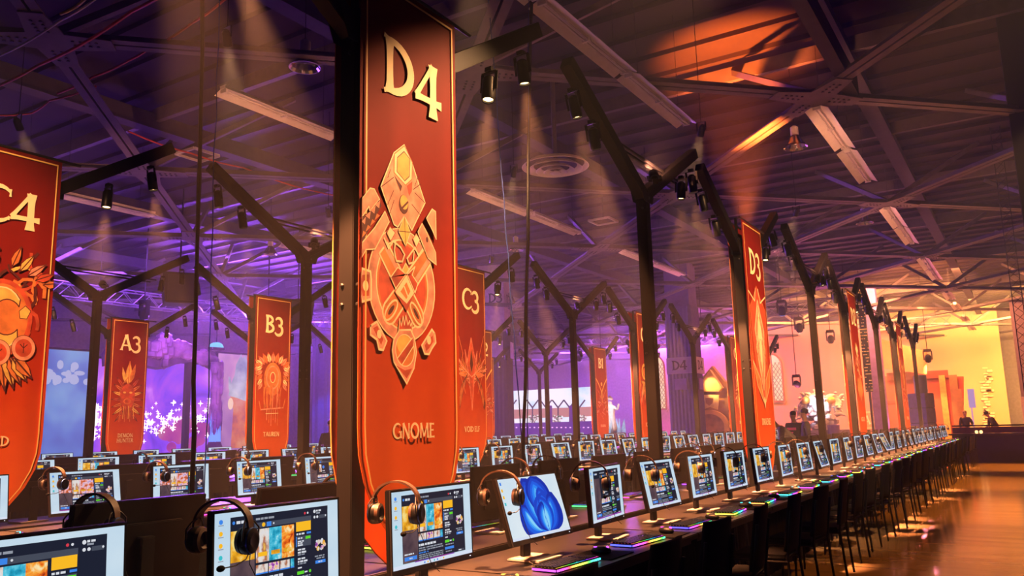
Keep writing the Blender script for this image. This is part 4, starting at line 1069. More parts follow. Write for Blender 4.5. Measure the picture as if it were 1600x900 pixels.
# vertical black cable looms dropping from the roof to the desks
def loom(p0, p1, r, mat, label, nm='hanging_cable_loom'):
    rr = random.Random(len(label)); pts = [Vector(p0).lerp(Vector(p1), i / 24) + Vector((rr.uniform(-.008, .008), rr.uniform(-.012, .012), 0)) for i in range(25)]
    mb = MB().tube(pts, [r * rr.uniform(.85, 1.15) for _ in pts], 8)
    return tag(mb.build(nm, mat, None, smooth=True), label, 'cable', 'hanging cables')
for (xa, ya, xb, yb, X, r, mt, lb) in ((316, 60, 302, 735, -5.2, .016, CORDM, 'black cable loom hanging from the roof between banners C4 and B3'), (829, 60, 818, 730, -4.9, .021, CORDM, 'thick black cable loom hanging from the roof behind the petal screen'),
                                  (341, 60, 322, 700, -6.22, .005, BLC, 'thin blue wire hanging close beside a black cable loom'), (768, 60, 800, 480, -5.6, .008, BLC, 'blue wire hanging from the roof past banner D4'), (826, 60, 824, 700, -4.45, .005, BLC, 'thin blue wire twisted along the thick black loom')):
    a, b = at_x(xa, ya, X), at_x(xb, yb, X)
    d = (a - b); t = (ZC - b.z) / d.z; b2 = b + d * ((.01 - b.z) / d.z)
    top = b + d * t; loom((X, top.y, ZC), (X, b2.y, .01), r, mt, lb)
# ------------------------------------------------------------------ far end of the hall: stages, sets, columns
def face_panel(mb, x0, y0, x1, y1, X=None, Y=None, th=.15, mi=0, zmin=None):
    """upright slab whose front face spans two picture points on a plane X or Y"""
    f = (lambda a, b: at_x(a, b, X)) if X is not None else (lambda a, b: at_y(a, b, Y))
    a, b = f(x0, y0), f(x1, y1); z0, z1 = min(a.z, b.z), max(a.z, b.z)
    if zmin is not None: z0 = zmin
    if X is not None: mb.box((X - th / 2, (a.y + b.y) / 2, (z0 + z1) / 2), (th, abs(b.y - a.y), z1 - z0), mi)
    else: mb.box(((a.x + b.x) / 2, Y + th / 2, (z0 + z1) / 2), (abs(b.x - a.x), th, z1 - z0), mi)
    return a, b, z0, z1
CARV = P('carved_violet_stone', (.30, .16, .34), .6, var=.7, scale=1.6, bump=.6)
CARD = P('carved_dark_stone', (.10, .05, .12), .7, var=.6, scale=1.5, bump=.6)
ROCK = P('pale_rock_prop', (.55, .52, .50), .7, var=.4, scale=3, bump=.6)
DRP = P('violet_drape', (.16, .10, .36), .85, var=.12); DRK = P('dark_drape', (.045, .035, .055), .9)
XS = -33.5
# big purple stage screen
V_SKY = EMN('stage_picture_violet', [(.28, (.06, .015, .40)), (.42, (.19, .05, .75)), (.55, (.38, .08, .75)), (.68, (.68, .26, .85)), (.8, (.85, .5, .9))], .35, 1.25, 5, 1.2)
V_BLU = EMN('stage_picture_blue', [(.3, (.08, .10, .55)), (.5, (.14, .26, .80)), (.7, (.30, .55, .95))], .4, .8, 3)
def led_wall(name, px, X, mat, label, zmin=.7, extra=None):
    root = empty(name, (0, 0, 0)); mb = MB(); a, b, z0, z1 = face_panel(mb, *px, X=X, zmin=zmin)
    mb.build('picture', mat, root)
    ym = (a.y + b.y) / 2; w = abs(a.y - b.y); fr = MB()
    fr.box((X - .2, ym, z1 + .05), (.25, w + .2, .1)).box((X - .2, ym, z0 - .05), (.25, w + .2, .1)).box((X - .2, a.y, (z0 + z1) / 2), (.25, .1, z1 - z0)).box((X - .2, b.y, (z0 + z1) / 2), (.25, .1, z1 - z0)).build('frame', BLK, root)
    MB().box((X - .3, ym, z0 / 2), (.4, w, z0)).build('plinth', DRK, root)
    if extra: extra(root, a, b, z0, z1)
    return tag(root, label, 'stage screen')
def sparkle(root, a, b, z0, z1):
    r = random.Random(5); mb = MB(); m2 = MB()
    for i in range(210):
        u = min(max(r.gauss(.42, .34), .02), .98); v = min(max(r.gauss(.32, .10) + .14 * (u - .5) ** 2, .08), .7)
        if u > .62: v += .09
        y = a.y + (b.y - a.y) * u; z = z0 + (z1 - z0) * v; s = r.choice((.04, .05, .07))
        for t in (0, PI / 2): 
            mb.add([(XS + .03, y - math.cos(t) * s * 2 - math.sin(t) * s * .25, z - math.sin(t) * s * 2 - math.cos(t) * s * .25), (XS + .03, y + math.cos(t) * s * 2 - math.sin(t) * s * .25, z + math.sin(t) * s * 2 - math.cos(t) * s * .25), (XS + .03, y + math.cos(t) * s * 2 + math.sin(t) * s * .25, z + math.sin(t) * s * 2 + math.cos(t) * s * .25), (XS + .03, y - math.cos(t) * s * 2 + math.sin(t) * s * .25, z - math.sin(t) * s * 2 + math.cos(t) * s * .25)], [(0, 1, 2, 3)])
        mb.ball((XS + .03, y, z), (.015, s * .9, s * .9), 8, 0)
    o = mb.build('bright_sparkles', EM('sparkle_white', (1.0, .75, .92), 2.2), root); o['kind'] = 'stuff'
    for i in range(16):
        u = r.uniform(.6, 1); v = r.uniform(.05, .36)
        m2.ball((XS + .02, a.y + (b.y - a.y) * u, z0 + (z1 - z0) * v), (.012, r.uniform(.2, .55), r.uniform(.15, .45)), 14)
    m2.build('magenta_glow_shapes', EMN('glow_magenta', [(.3, (.45, .02, .55)), (.55, (.85, .12, .55)), (.75, (.95, .6, .55))], .8, .6), root)
led_wall('stage_screen', (150, 560, 326, 706), XS, V_SKY, 'wide violet stage screen full of white sparkles', extra=sparkle)
def blotch(root, a, b, z0, z1):
    r = random.Random(9); mb = MB()
    for i in range(16): mb.ball((-33.2 + .02, a.y + (b.y - a.y) * r.uniform(.05, .95), z0 + (z1 - z0) * r.uniform(.7, .9)), (.012, r.uniform(.1, .3), r.uniform(.08, .2)), 10)
    mb.build('pale_shapes', EM('pale_lilac_glow', (.55, .6, .95), .8), root)
led_wall('side_screen', (70, 545, 140, 725), -33.2, V_BLU, 'tall blue stage screen between banners C4 and A3', extra=blotch)
def horned(root, a, b, z0, z1):
    X = -32.4; f = lambda x, y: at_x(x, y, X)
    def pl(pts, dx, mat, nm): MB().poly([(X + dx, f(*p).y, f(*p).z) for p in pts]).build(nm, mat, root)
    Wm = EMN('ice_white_shape', [(.35, (.25, .32, .50)), (.6, (.62, .68, .80)), (.75, (.85, .88, .92))], 1.2, .75); Om = EMN('ember_shape', [(.3, (.35, .06, .16)), (.5, (.85, .20, .06)), (.7, (.95, .45, .2))], 1.2, .75)
    pl([(360, 700), (364, 640), (358, 612), (372, 604), (394, 615), (398, 660), (392, 700)], .02, Om, 'orange_shape')
    pl([(356, 618), (360, 600), (366, 585), (368, 570), (373, 560), (376, 553), (378, 560), (382, 555), (386, 566), (385, 585), (384, 606), (395, 610), (396, 630), (380, 626), (370, 622)], .04, Wm, 'white_shape')
    pl([(356, 588), (359, 590), (362, 612), (366, 620), (360, 620), (356, 606)], .05, Wm, 'white_shape')
    p = f(359, 631); MB().ball((X + .06, p.y, p.z), (.02, .16, .28), 16).build('round_light', EM('cream_disc', (1, .72, .5), .9), root)
led_wall('art_screen', (343, 552, 397, 704), -32.5, EMN('stage_picture_dusk', [(.28, (.12, .05, .30)), (.45, (.30, .13, .50)), (.6, (.62, .30, .60)), (.75, (.90, .50, .60))], .45, .8, 3, .5), 'tall dusk-pink art screen with white curved horn shapes', extra=horned)
# carved arch on two slim legs
root = tag(empty('stage_arch'), 'carved violet stone arch over the sparkling stage screen', 'arch')
X = -31.0; P_ = lambda x, y: (at_x(x, y, X).y, at_x(x, y, X).z)
top = [(165, 552), (172, 543), (190, 536), (215, 533), (235, 530), (245, 524), (258, 531), (285, 536), (310, 541), (328, 550), (336, 566)]
bot = [(334, 577), (318, 568), (292, 566), (268, 570), (250, 577), (232, 574), (205, 567), (180, 566), (166, 572)]
mb = MB(); pts = [P_(*p) for p in top + bot]
mb.add([(X + .3, y, z) for y, z in pts] + [(X - .3, y, z) for y, z in pts], [tuple(range(len(pts))), tuple(range(2 * len(pts) - 1, len(pts) - 1, -1))] + [(i, len(pts) + i, len(pts) + (i + 1) % len(pts), (i + 1) % len(pts)) for i in range(len(pts))])
mb.build('arch_crown', CARD, root)
r = random.Random(3); mb = MB()
for i in range(26):
    t = r.random(); x = 172 + 158 * t; y = 549 + 22 * ((t - .5) * 2) ** 2 - 6 + r.uniform(-6, 8); p = P_(x, y)
    mb.ball((X + .32, p[0], p[1]), (.14, r.uniform(.2, .5), r.uniform(.12, .3)), 8)
for i in range(16):
    p = P_(243 + r.uniform(-16, 16), 548 + r.uniform(-18, 22)); mb.ball((X + .35, p[0], p[1]), (.3, r.uniform(.15, .35), r.uniform(.15, .4)), 6)
mb.build('carved_boulders', CARV, root)
for xa in (179, 291):
    y0 = at_x(xa, 640, X).y; z1 = at_x(xa, 566, X).z
    MB().box((X, y0, z1 / 2), (.22, .22, z1)).build('leg', BLK, root)
# carved column with blue lit base
X = -30.0; c = at_x(337, 640, X); zt = at_x(337, 566, X).z; s = 12.5 * 26 / F
root = tag(empty('carved_column', (X, c.y, 0)), 'carved stone column with blue flames painted round its base', 'column')
MB().lathe([(s * .8, 1.3), (s * .75, zt * .4), (s * .85, zt * .55), (s * .8, zt * .70), (s * 1.05, zt * .74), (s * .8, zt * .78), (s * .9, zt * .9), (s * 1.1, zt * .93), (s * 1.0, zt)], 18).build('shaft', CARV, root, smooth=True)
r = random.Random(8); mb = MB()
for i in range(30):
    a = r.uniform(0, 6.28); z = r.uniform(1.4, zt); mb.ball((s * .8 * math.cos(a), s * .8 * math.sin(a), z), (.1, .1, r.uniform(.2, .5)), 7)
mb.build('carved_knots', CARV, root)
MB().lathe([(s * 1.3, 0), (s * 1.35, .35), (s * 1.0, .5), (s * 1.25, .9), (s * 1.3, 1.0), (s * .8, 1.3)], 18).build('base', CARD, root, smooth=True)
mb = MB()
for i in range(12):
    a = 2 * PI * i / 12; x, y = s * .9 * math.cos(a), s * .9 * math.sin(a); mb.add([(x - .08 * math.sin(a), y + .08 * math.cos(a), 1.15), (x + .08 * math.sin(a), y - .08 * math.cos(a), 1.15), (x * 1.08, y * 1.08, 1.15), (x * .95, y * .95, 2.2 + .3 * (i % 2))], [(0, 1, 3), (1, 2, 3), (2, 0, 3), (0, 2, 1)])
mb.build('blue_flames', EM('flame_blue', (.10, .25, 1.0), 1.6), root)
MB().lathe([(s * 1.37, .1), (s * 1.39, .22), (s * 1.37, .34)], 18, cap=False).build('pale_band', EM('band_pale_blue', (.45, .65, 1.0), .9), root)
# glowing half-round sign above it
X = -34.5; c = at_x(338, 543, X); rr_ = 15 * 31 / F
root = tag(empty('half_round_sign', (X, c.y, c.z)), 'glowing cyan half-round sign high above the carved column', 'sign')
pts = [(rr_ * math.cos(PI * i / 16), rr_ * .72 * math.sin(PI * i / 16)) for i in range(17)]
MB().prism(pts, -.1, .1, 0, Matrix.Rotation(PI / 2, 4, 'Z')).build('glowing_face', EM('sign_cyan', (.12, .62, .95), 1.1), root)
MB().box((0, 0, -.06), (.3, rr_ * 2.1, .12)).build('rim', BLK, root); MB().tube([(0, 0, rr_ * .6), (0, 0, ZC - c.z)], .03, 6).build('hanger_pole', BLK, root)
# drape wall behind the TAUREN and A2 banners
def drape(name, px, label, X=None, Y=None, mat=DRP, zmin=0):
    f = (lambda a, b: at_x(a, b, X)) if X is not None else (lambda a, b: at_y(a, b, Y))
    a, b = f(px[0], px[1]), f(px[2], px[3]); z1 = a.z; L = (Vector((b.x, b.y, 0)) - Vector((a.x, a.y, 0))); n = int(L.length / .18); nn = Vector((-L.y, L.x, 0)).normalized()
    vs, fs = [], []
    for i in range(n + 1):
        p = Vector((a.x, a.y, 0)) + L * i / n + nn * .06 * math.sin(i * PI / 2 * 1.0)
        vs += [(p.x, p.y, zmin + .01), (p.x, p.y, z1)]
    for i in range(n): fs.append((2 * i, 2 * i + 2, 2 * i + 3, 2 * i + 1))
    root = empty(name)
    o = MB().add(vs, fs).build('pleated_cloth', mat, root); m = o.modifiers.new('t', 'SOLIDIFY'); m.thickness = .02
    MB().tube([(a.x, a.y, z1), (b.x, b.y, z1)], .03, 8).build('rail_pole', BLK, root)
    for q in (a, b): MB().tube([(q.x, q.y, 0), (q.x, q.y, z1)], .03, 8).build('upright', BLK, root)
    return tag(root, label, 'drape')
drape('pleated_drape', (490, 500, 700, 700), 'tall pleated violet drape behind the standing man', Y=34.0)
drape('pleated_drape', (395, 560, 492, 700), 'pale violet drape behind banner B3', Y=36.0, mat=P('lilac_drape', (.40, .25, .45), .85))
# building columns with hall signs
def column(cx, cy, w, ztop_white, label, code, mats, signs):
    root = empty('building_column', (cx, cy, 0)); R4 = Matrix.Rotation(math.radians(8), 4, 'Z')
    root.rotation_euler = (0, 0, math.radians(signs[0]))
    MB().box((0, 0, (ZC + ztop_white) / 2 + .0), (w, w, ZC - ztop_white - .02)).build('upper_shaft', mats[0], root)
    mb = MB(); n = 14; vs = []
    ring = []
    for sx, sy, dx, dy in ((-1, -1, 1, 0), (1, -1, 0, 1), (1, 1, -1, 0), (-1, 1, 0, -1)):
        for i in range(n):
            t = i / n; off = .05 + .02 * (i % 2); px_, py_ = sx * (w / 2) + dx * w * t, sy * (w / 2) + dy * w * t
            ring.append((px_ + (dy if True else 0) * off + sx * .0, py_ - dx * off))
    m = len(ring)
    mb.add([(x * 1.03, y * 1.03, .01) for x, y in ring] + [(x * 1.03, y * 1.03, ztop_white + .05) for x, y in ring], [(i, (i + 1) % m, m + (i + 1) % m, m + i) for i in range(m)] + [tuple(range(m, 2 * m))])
    mb.build('drape_wrap', mats[1], root)
    for ang in (0, PI / 2):
        M = Matrix.Rotation(ang, 4, 'Z')
        lt = MB()
        if signs[1]:
            MB().box((0, -w / 2 - .14, signs[3]), (w * 1.08, .03, .75), 0, M).build('sign_plate', WHT, root)
            text(lt, code, -textw(code, .42) / 2, signs[3] - .2, .42, -w / 2 - .165, 0, 1, M)
            MB().box((.0, -w / 2 - .14, signs[3] - .85), (w * .5, .03, .5), 0, M).build('small_notice', P('violet_notice', (.3, .12, .6), .6), root)
        else:
            text(lt, code, -.1, signs[3], .42, -w / 2 - .01, 0, 1, M)
            MB().box((.25, -w / 2 - .13, ztop_white - .75), (.62, .03, .75), 0, M).build('small_notice', P('white_notice', (.7, .62, .66), .6), root)
        lt.build('code_lettering', P('sign_black', (.015, .014, .016), .6), root)
    return tag(root, label, 'column')
cA = at_y(768, 600, 30.5)
column(cA.x - .25, cA.y + .7, 1.25, at_y(768, 520, 30.5).z, 'white square building column lettered D3, draped dark below', 'D3', (P('white_column_paint', (.62, .55, .58), .7), DRK), (20, False, 0, at_y(768, 472, 30.5).z))
cB = at_y(1063, 600, 35.5)
column(cB.x, cB.y + .7, 1.15, at_y(1063, 520, 35.5).z + 1.2, 'violet draped building column with a D4 sign plate', 'D4', (DRP, DRP), (2, True, 0, at_y(1063, 571, 35.5).z))
# far white stage with its picture screen
YS = 53.0
root = tag(empty('far_stage'), 'bright far stage with a white and cyan panorama screen', 'stage')
mb = MB(); face_panel(mb, 780, 612, 935, 660, Y=YS, th=.2); mb.build('panorama_screen', EMN('panorama_white', [(.3, (.35, .62, .85)), (.5, (.78, .82, .95)), (.7, (.95, .85, .95))], .5, 1.3), root)
mb = MB(); face_panel(mb, 780, 641, 935, 650, Y=YS - .05, th=.04); mb.build('warm_band', EM('band_salmon', (.85, .35, .35), .7), root)
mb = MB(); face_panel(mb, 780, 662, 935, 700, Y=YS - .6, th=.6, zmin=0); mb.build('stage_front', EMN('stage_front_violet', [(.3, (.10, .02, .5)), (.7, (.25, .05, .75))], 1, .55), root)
r = random.Random(2); mb = MB()
for i in range(160):
    u = r.choice((r.uniform(826, 842), r.uniform(862, 880), r.uniform(898, 916))); p = at_y(u, 656 + r.uniform(-7, 6), YS - .08); mb.ball((p.x, p.y, p.z), (.1, .02, .07), 6, r.choice((0, 0, 1, 2)))
o = mb.build('white_flowers', [EM('flower_white', (.95, .9, .9), .95), EM('flower_green', (.25, .4, .2), .5), EM('flower_red', (.6, .2, .3), .6)], root); o['kind'] = 'stuff'
mb = MB()
for x in (798, 832, 853, 872, 890, 905):
    for d in (-9, 9):
        a, b = at_y(x, 637, YS - .1), at_y(x + d, 625, YS - .1); mb.bar(a, b, .05, .09)
    a, b = at_y(x, 637, YS - .1), at_y(x, 662, YS - .1); mb.bar(a, b, .08, .05)
mb.build('forked_silhouettes', EM('picture_indigo', (.03, .02, .16), .6), root)
mb = MB()
for x in (858, 894): face_panel(mb, x - 5, 634, x + 5, 661, Y=YS - .14, th=.03)
mb.build('violet_banner_pictures', EM('picture_violet', (.14, .03, .40), .7), root)
mb = MB()
for x in range(786, 932, 7):
    p = at_y(x, 668, YS - .65); mb.ball(p, (.09, .05, .05), 6)
o = mb.build('footlights', EM('footlight_lilac', (.85, .6, 1.0), 1.3), root)
# statues
def skin_body(name, joints, edges, mat, parent=None, lev=2):
    me = bpy.data.meshes.new(name); me.from_pydata([j[0] for j in joints], edges, [])
    o = bpy.data.objects.new(name, me); COL.objects.link(o)
    if parent: o.parent = parent
    me.materials.append(mat)
    m = o.modifiers.new('skin', 'SKIN')
    for i, v in enumerate(me.skin_vertices[0].data):
        r = joints[i][1]; v.radius = r if isinstance(r, tuple) else (r, r); v.use_root = (i == 0)
    m.use_smooth_shade = True
    s = o.modifiers.new('sub', 'SUBSURF'); s.levels = s.render_levels = lev
    return o
IVORY = P('ivory_statue_paint', (.72, .66, .52), .55, var=.15); ICE = P('ice_blue_base', (.30, .62, .68), .5, var=.4, scale=3, bump=.4)
p = at_y(956, 690, 44.0); k = 44.0 * 1.25 / F    # metres per pixel there
root = tag(empty('robed_statue', (p.x, p.y, 0)), 'pale robed statue with staff and raised hand on an icy base', 'statue')
z0 = 1.0; hz = at_y(956, 622, 44).z
MB().lathe([(.95, 0), (1.0, .5), (.85, z0)], 20).build('plinth', P('statue_plinth', (.3, .25, .35), .6), root)
mb = MB(); r = random.Random(6)
for i in range(22):
    a = r.uniform(0, 6.28); d = r.uniform(.25, .85); mb.add([(d * math.cos(a + q) + .14 * math.cos(q * 9), d * math.sin(a + q) + .14 * math.sin(q * 9), z0 - .05) for q in (0, .2, .4)] + [(d * 1.15 * math.cos(a + .2), d * 1.15 * math.sin(a + .2), z0 + r.uniform(.4, 1.0))], [(0, 1, 3), (1, 2, 3), (2, 0, 3), (0, 2, 1)])
mb.build('icy_spikes', ICE, root)
zt = hz - z0
j = [((0, 0, z0 + .05), (.42, .36)), ((0, 0, z0 + zt * .25), (.36, .3)), ((0, 0, z0 + zt * .5), (.24, .2)), ((0, 0, z0 + zt * .72), (.27, .2)), ((0, 0, z0 + zt * .82), (.09, .09)), ((0, -.03, z0 + zt * .92), (.16, .17)),
     ((.25, 0, z0 + zt * .74), .1), ((.5, -.1, z0 + zt * .66), .08), ((.62, -.15, z0 + zt * .84), .06), ((-.25, 0, z0 + zt * .74), .1), ((-.45, -.15, z0 + zt * .58), .08), ((-.55, -.25, z0 + zt * .5), .06)]
skin_body('figure', j, [(0, 1), (1, 2), (2, 3), (3, 4), (4, 5), (3, 6), (6, 7), (7, 8), (3, 9), (9, 10), (10, 11)], IVORY, root)
MB().tube([(-.42, -.3, z0 + .3), (-.75, -.26, z0 + zt * .98)], .03, 6).build('staff', IVORY, root)
MB().lathe([(.16, -.08), (.19, 0), (.10, .12), (.02, .2)], 14, 0, Matrix.Translation((0, -.0, z0 + zt * .98))).build('hood', IVORY, root, smooth=True)
# creature statue
p = at_y(1284, 690, 46.0)
root = tag(empty('creature_statue', (p.x, p.y, 0)), 'white rocky statue with two arms arching overhead', 'statue')
f = lambda x, y: (at_y(x, y, 46).x - p.x, 0, at_y(x, y, 46).z)
MB().lathe([(1.7, 0), (1.75, .5), (1.6, .95)], 24).build('plinth', P('statue_plinth_dark', (.12, .10, .2), .6), root)
r = random.Random(12); mb = MB()
for i in range(70):
    t = r.random(); z = .9 + t * 1.9; rad = 1.05 * (1 - t) ** .7 + .2; a = r.uniform(0, 6.28); d = rad * r.uniform(.2, .9)
    mb.ball((d * math.cos(a), d * math.sin(a) * .7, z), (r.uniform(.15, .32), r.uniform(.15, .3), r.uniform(.1, .22)), 6)
mb.build('rocky_body', ROCK, root)
def P3(x, y, dy=0):
    a = f(x, y); return (a[0], dy, a[2])
j = [(P3(1284, 652), (.5, .45)), (P3(1284, 634), (.45, .4)), (P3(1284, 622, -.2), (.26, .26)), (P3(1268, 620), .3), (P3(1257, 628), .27), (P3(1252, 641, -.2), .2), (P3(1250, 656, -.3), .1), (P3(1301, 620), .3), (P3(1311, 629), .27), (P3(1310, 642, -.3), .2), (P3(1314, 648, -.5), .14)]
skin_body('arched_arms', j, [(0, 1), (1, 2), (1, 3), (3, 4), (4, 5), (5, 6), (1, 7), (7, 8), (8, 9), (9, 10)], ROCK, root, 2)
mb = MB()
for i in range(46):
    b_ = r.choice(j[1:10])[0]; mb.ball((b_[0] + r.uniform(-.25, .25), b_[1] + r.uniform(-.35, .1), b_[2] + r.uniform(-.2, .28)), (r.uniform(.08, .18), .15, r.uniform(.06, .14)), 5)
mb.build('rocky_scales', P('pale_scale_paint', (.62, .58, .54), .6, var=.5, scale=4), root)
mb = MB()
for (a, b) in ((P3(1258, 622), P3(1250, 613, -.2)), (P3(1312, 624), P3(1320, 616, -.2)), (P3(1276, 616), P3(1270, 609)), (P3(1310, 648, -.6), P3(1326, 650, -.7))):
    mb.tube([a, tuple((Vector(a) + Vector(b)) / 2 + Vector((0, 0, .08))), b], [.13, .09, .02], 8)
mb.build('horns', ROCK, root, smooth=True)
for x in (1262, 1302): MB().ball(P3(x, 626, -.5), (.22, .16, .2), 10).build('gold_boss', P('gold_paint', (.75, .42, .06), .4, .3), root, smooth=True)
q = f(1311, 667); MB().lathe([(.28, 0), (.3, .6), (.25, .62)], 14, 0, Matrix.Translation((q[0], -1.4, .6))).build('violet_bucket', P('violet_plastic', (.06, .03, .25), .5), root)
# orange castle front
OCH = P('ochre_set_paint', (.62, .34, .12), .75, var=.3, scale=1.2, bump=.3); OCD = P('dark_ochre_set_paint', (.32, .14, .05), .8, var=.3, scale=1)
YC = 47.0; g = lambda x, y: (at_y(x, y, YC).x, at_y(x, y, YC).z)
root = tag(empty('castle_facade'), 'orange castle gate set with arch, gable and pale hanging cloth', 'stage set')
mb = MB(); mb.prism([g(1083, 700), g(1083, 600), g(1092, 596), g(1112, 572), g(1132, 596), g(1150, 600), g(1150, 700)], YC, YC + .5); mb.build('gate_wall', OCD, root)
mb = MB(); c = g(1110, 665); pts = []
for i in range(17):
    a = PI * i / 16; pts.append((c[0] + 1.15 * math.cos(a), c[1] + .9 * math.sin(a)))
inn = [(c[0] + (x - c[0]) * .78, c[1] + (z - c[1]) * .75) for x, z in pts]
for i in range(16): mb.prism([pts[i], pts[i + 1], inn[i + 1], inn[i]], YC - .25, YC)
mb.box(((pts[0][0] + inn[0][0]) / 2, YC - .12, c[1] / 2), (.28, .25, c[1])).box(((pts[-1][0] + inn[-1][0]) / 2, YC - .12, c[1] / 2), (.28, .25, c[1])).build('arch_surround', OCH, root)
MB().prism([(x, z) for x, z in inn] + [(inn[-1][0], 0.01), (inn[0][0], 0.01)], YC - .04, YC - .005).build('planked_door', P('planked_door_paint', (.4, .17, .07), .7, var=.4, scale=2), root)
mb = MB(); mb.prism([g(1094, 606), g(1112, 578), g(1131, 606), g(1126, 612), g(1099, 612)], YC - .35, YC); mb.build('gable_roof', OCH, root)
mb = MB(); mb.prism([g(1097, 617), g(1126, 617), g(1124, 640), g(1112, 636), g(1100, 640)], YC - .30, YC - .26); cl = mb.build('pale_cloth', P('cream_cloth', (.8, .62, .3), .8), root)
MB().prism([g(1105, 622), g(1117, 622), g(1116, 630), g(1111, 634), g(1106, 630)], YC - .34, YC - .305).build('dark_shield', OCD, root)
mb = MB()
for x in (1087, 1146):
    for y in range(600, 690, 12): a = g(x, y); mb.ball((a[0], YC - .1, a[1]), (.28, .2, .22), 7)
mb.build('rough_quoins', OCH, root)
# orange set wall with arched leaded windows
YW = 55.0
OWL = P('salmon_set_wall', (.62, .30, .20), .8, var=.1, scale=.4)
mb = MB(); face_panel(mb, 1150, 515, 1412, 700, Y=YW, th=.3, zmin=0); tag(mb.build('set_wall', OWL), 'broad salmon-orange set wall behind the creature statue', 'set wall')
mb = MB(); face_panel(mb, 985, 548, 1150, 700, Y=YW + .6, th=.3, zmin=0); tag(mb.build('set_wall', P('rose_set_wall', (.50, .26, .34), .8, var=.1)), 'rose-pink set wall behind the castle gate', 'set wall')
WIN = EMN('leaded_glass_glow', [(.3, (1.0, .62, .32)), (.6, (1.0, .85, .62)), (.8, (.80, .95, .85))], .8, 1.0)
def arched_window(x0, x1, ytop, ybot, Y, label):
    a, b = at_y(x0, ybot, Y), at_y(x1, ybot, Y); zt = at_y((x0 + x1) / 2, ytop, Y).z; w = b.x - a.x; h = zt - a.z; cx = (a.x + b.x) / 2
    root = tag(empty('leaded_window', (cx, Y - .1, a.z)), label, 'window')
    hs = h - w * .62; pts = [(-w / 2, 0), (w / 2, 0), (w / 2, hs)]
    for i in range(1, 10): 
        t = i / 10; pts.append((w / 2 * math.cos(PI * t / 1), hs + (h - hs) * math.sin(PI * t)))
    pts.append((-w / 2, hs))
    MB().prism(pts, -.05, .05).build('glass', WIN, root)
    mb = MB(); n = len(pts)
    for i in range(n): p, q = pts[i], pts[(i + 1) % n]; mb.bar((p[0], -.06, p[1]), (q[0], -.06, q[1]), .10, .10, up=(0, 1, 0))
    mb.build('frame', OCD, root)
    mb = MB(); mb.bar((0, -.07, 0), (0, -.07, h), .08, .06, up=(0, 1, 0))
    for k in range(-6, 12):
        for s in (-1, 1):
            z0_ = k * w * .28; x_ = -w / 2 * s
            x1_, z1_ = w / 2 * s, z0_ + w * 1.5
            if z0_ < 0: x_ = x_ + (0 - z0_) / (z1_ - z0_) * (x1_ - x_); z0_ = 0
            zz = hs + .25
            if z1_ > zz: 
                if z0_ >= zz: continue
                x1_ = x_ + (zz - z0_) / (z1_ - z0_) * (x1_ - x_); z1_ = zz
            mb.bar((x_, -.065, z0_), (x1_, -.065, z1_), .03, .03, up=(0, 1, 0))
    mb.build('lead_lattice', OCD, root)
    return root
arched_window(1195, 1227, 553, 628, YW - .1, 'glowing arched leaded window on the salmon wall beside banner D3')
arched_window(1016, 1043, 556, 640, YW - .1, 'glowing arched leaded window beside the draped D4 column')
# black LED board, violet pillar, cartouche sign
YB = 42.0
root = tag(empty('dot_matrix_board'), 'tall black board with rows of small amber lights behind banner D2', 'display board'); mb = MB(); a, b, z0, z1 = face_panel(mb, 1338, 462, 1364, 612, Y=YB); mb.build('board', BLK, root)
mb = MB(); r = random.Random(1)
for i in range(30):
    z = z1 - .12 - (z1 - z0 - .2) * i / 29
    for k in range(12):
        if r.random() < (.25 + .5 * (i % 7 == 3)): mb.box((a.x + (b.x - a.x) * (k + .7) / 12.4, YB - .01, z), (.05, .02, .035))
o = mb.build('amber_lights', EM('amber_led', (1.0, .45, .1), .8), root); o['kind'] = 'stuff'
MB().tube([((a.x + b.x) / 2, YB + .08, z0), ((a.x + b.x) / 2, YB + .08, 0)], .06, 8).tube([((a.x + b.x) / 2, YB + .08, z1), ((a.x + b.x) / 2, YB + .08, ZC)], .02, 8).build('support_pole', BLK, root)
a = at_y(1372, 600, 44.0)
root = tag(empty('violet_pillar', (a.x, a.y, 0)), 'slender violet lit pillar beside the bare post past banner D2', 'pillar')
MB().box((0, 0, 4), (.62, .5, 8), 0).build('shaft', P('violet_pillar_paint', (.22, .13, .42), .6), root); MB().box((0, 0, .1), (.8, .7, .2)).build('base', DRK, root)
root = tag(empty('cartouche_sign'), 'cream and gold cartouche sign low on the salmon wall', 'sign'); c = at_y(1377, 656, YW - .3)
sc = 1.25 * YW / F
hw, hh = 24 * sc * 1.0, 10 * sc
pts = [(-hw, -hh), (hw * .8, -hh), (hw * .86, -hh * .5), (hw, 0), (hw * .86, hh * .5), (hw * .8, hh), (-hw, hh)]
MB().prism([(c.x + x, c.z + z) for x, z in pts], YW - .3, YW - .1).build('plate', P('cream_sign_paint', (.85, .62, .30), .6), root)
MB().prism([(c.x + x * .93, c.z + z * .8) for x, z in pts], YW - .32, YW - .3).build('inset', P('amber_sign_paint', (.75, .33, .09), .6), root)
mb = MB(); text(mb, 'ARCANE', c.x - hw * .75, c.z - hh * .45, hh * .95, YW - .33, 0, .8); mb.build('lettering', P('cream_sign_letter', (.95, .8, .5), .6), root)
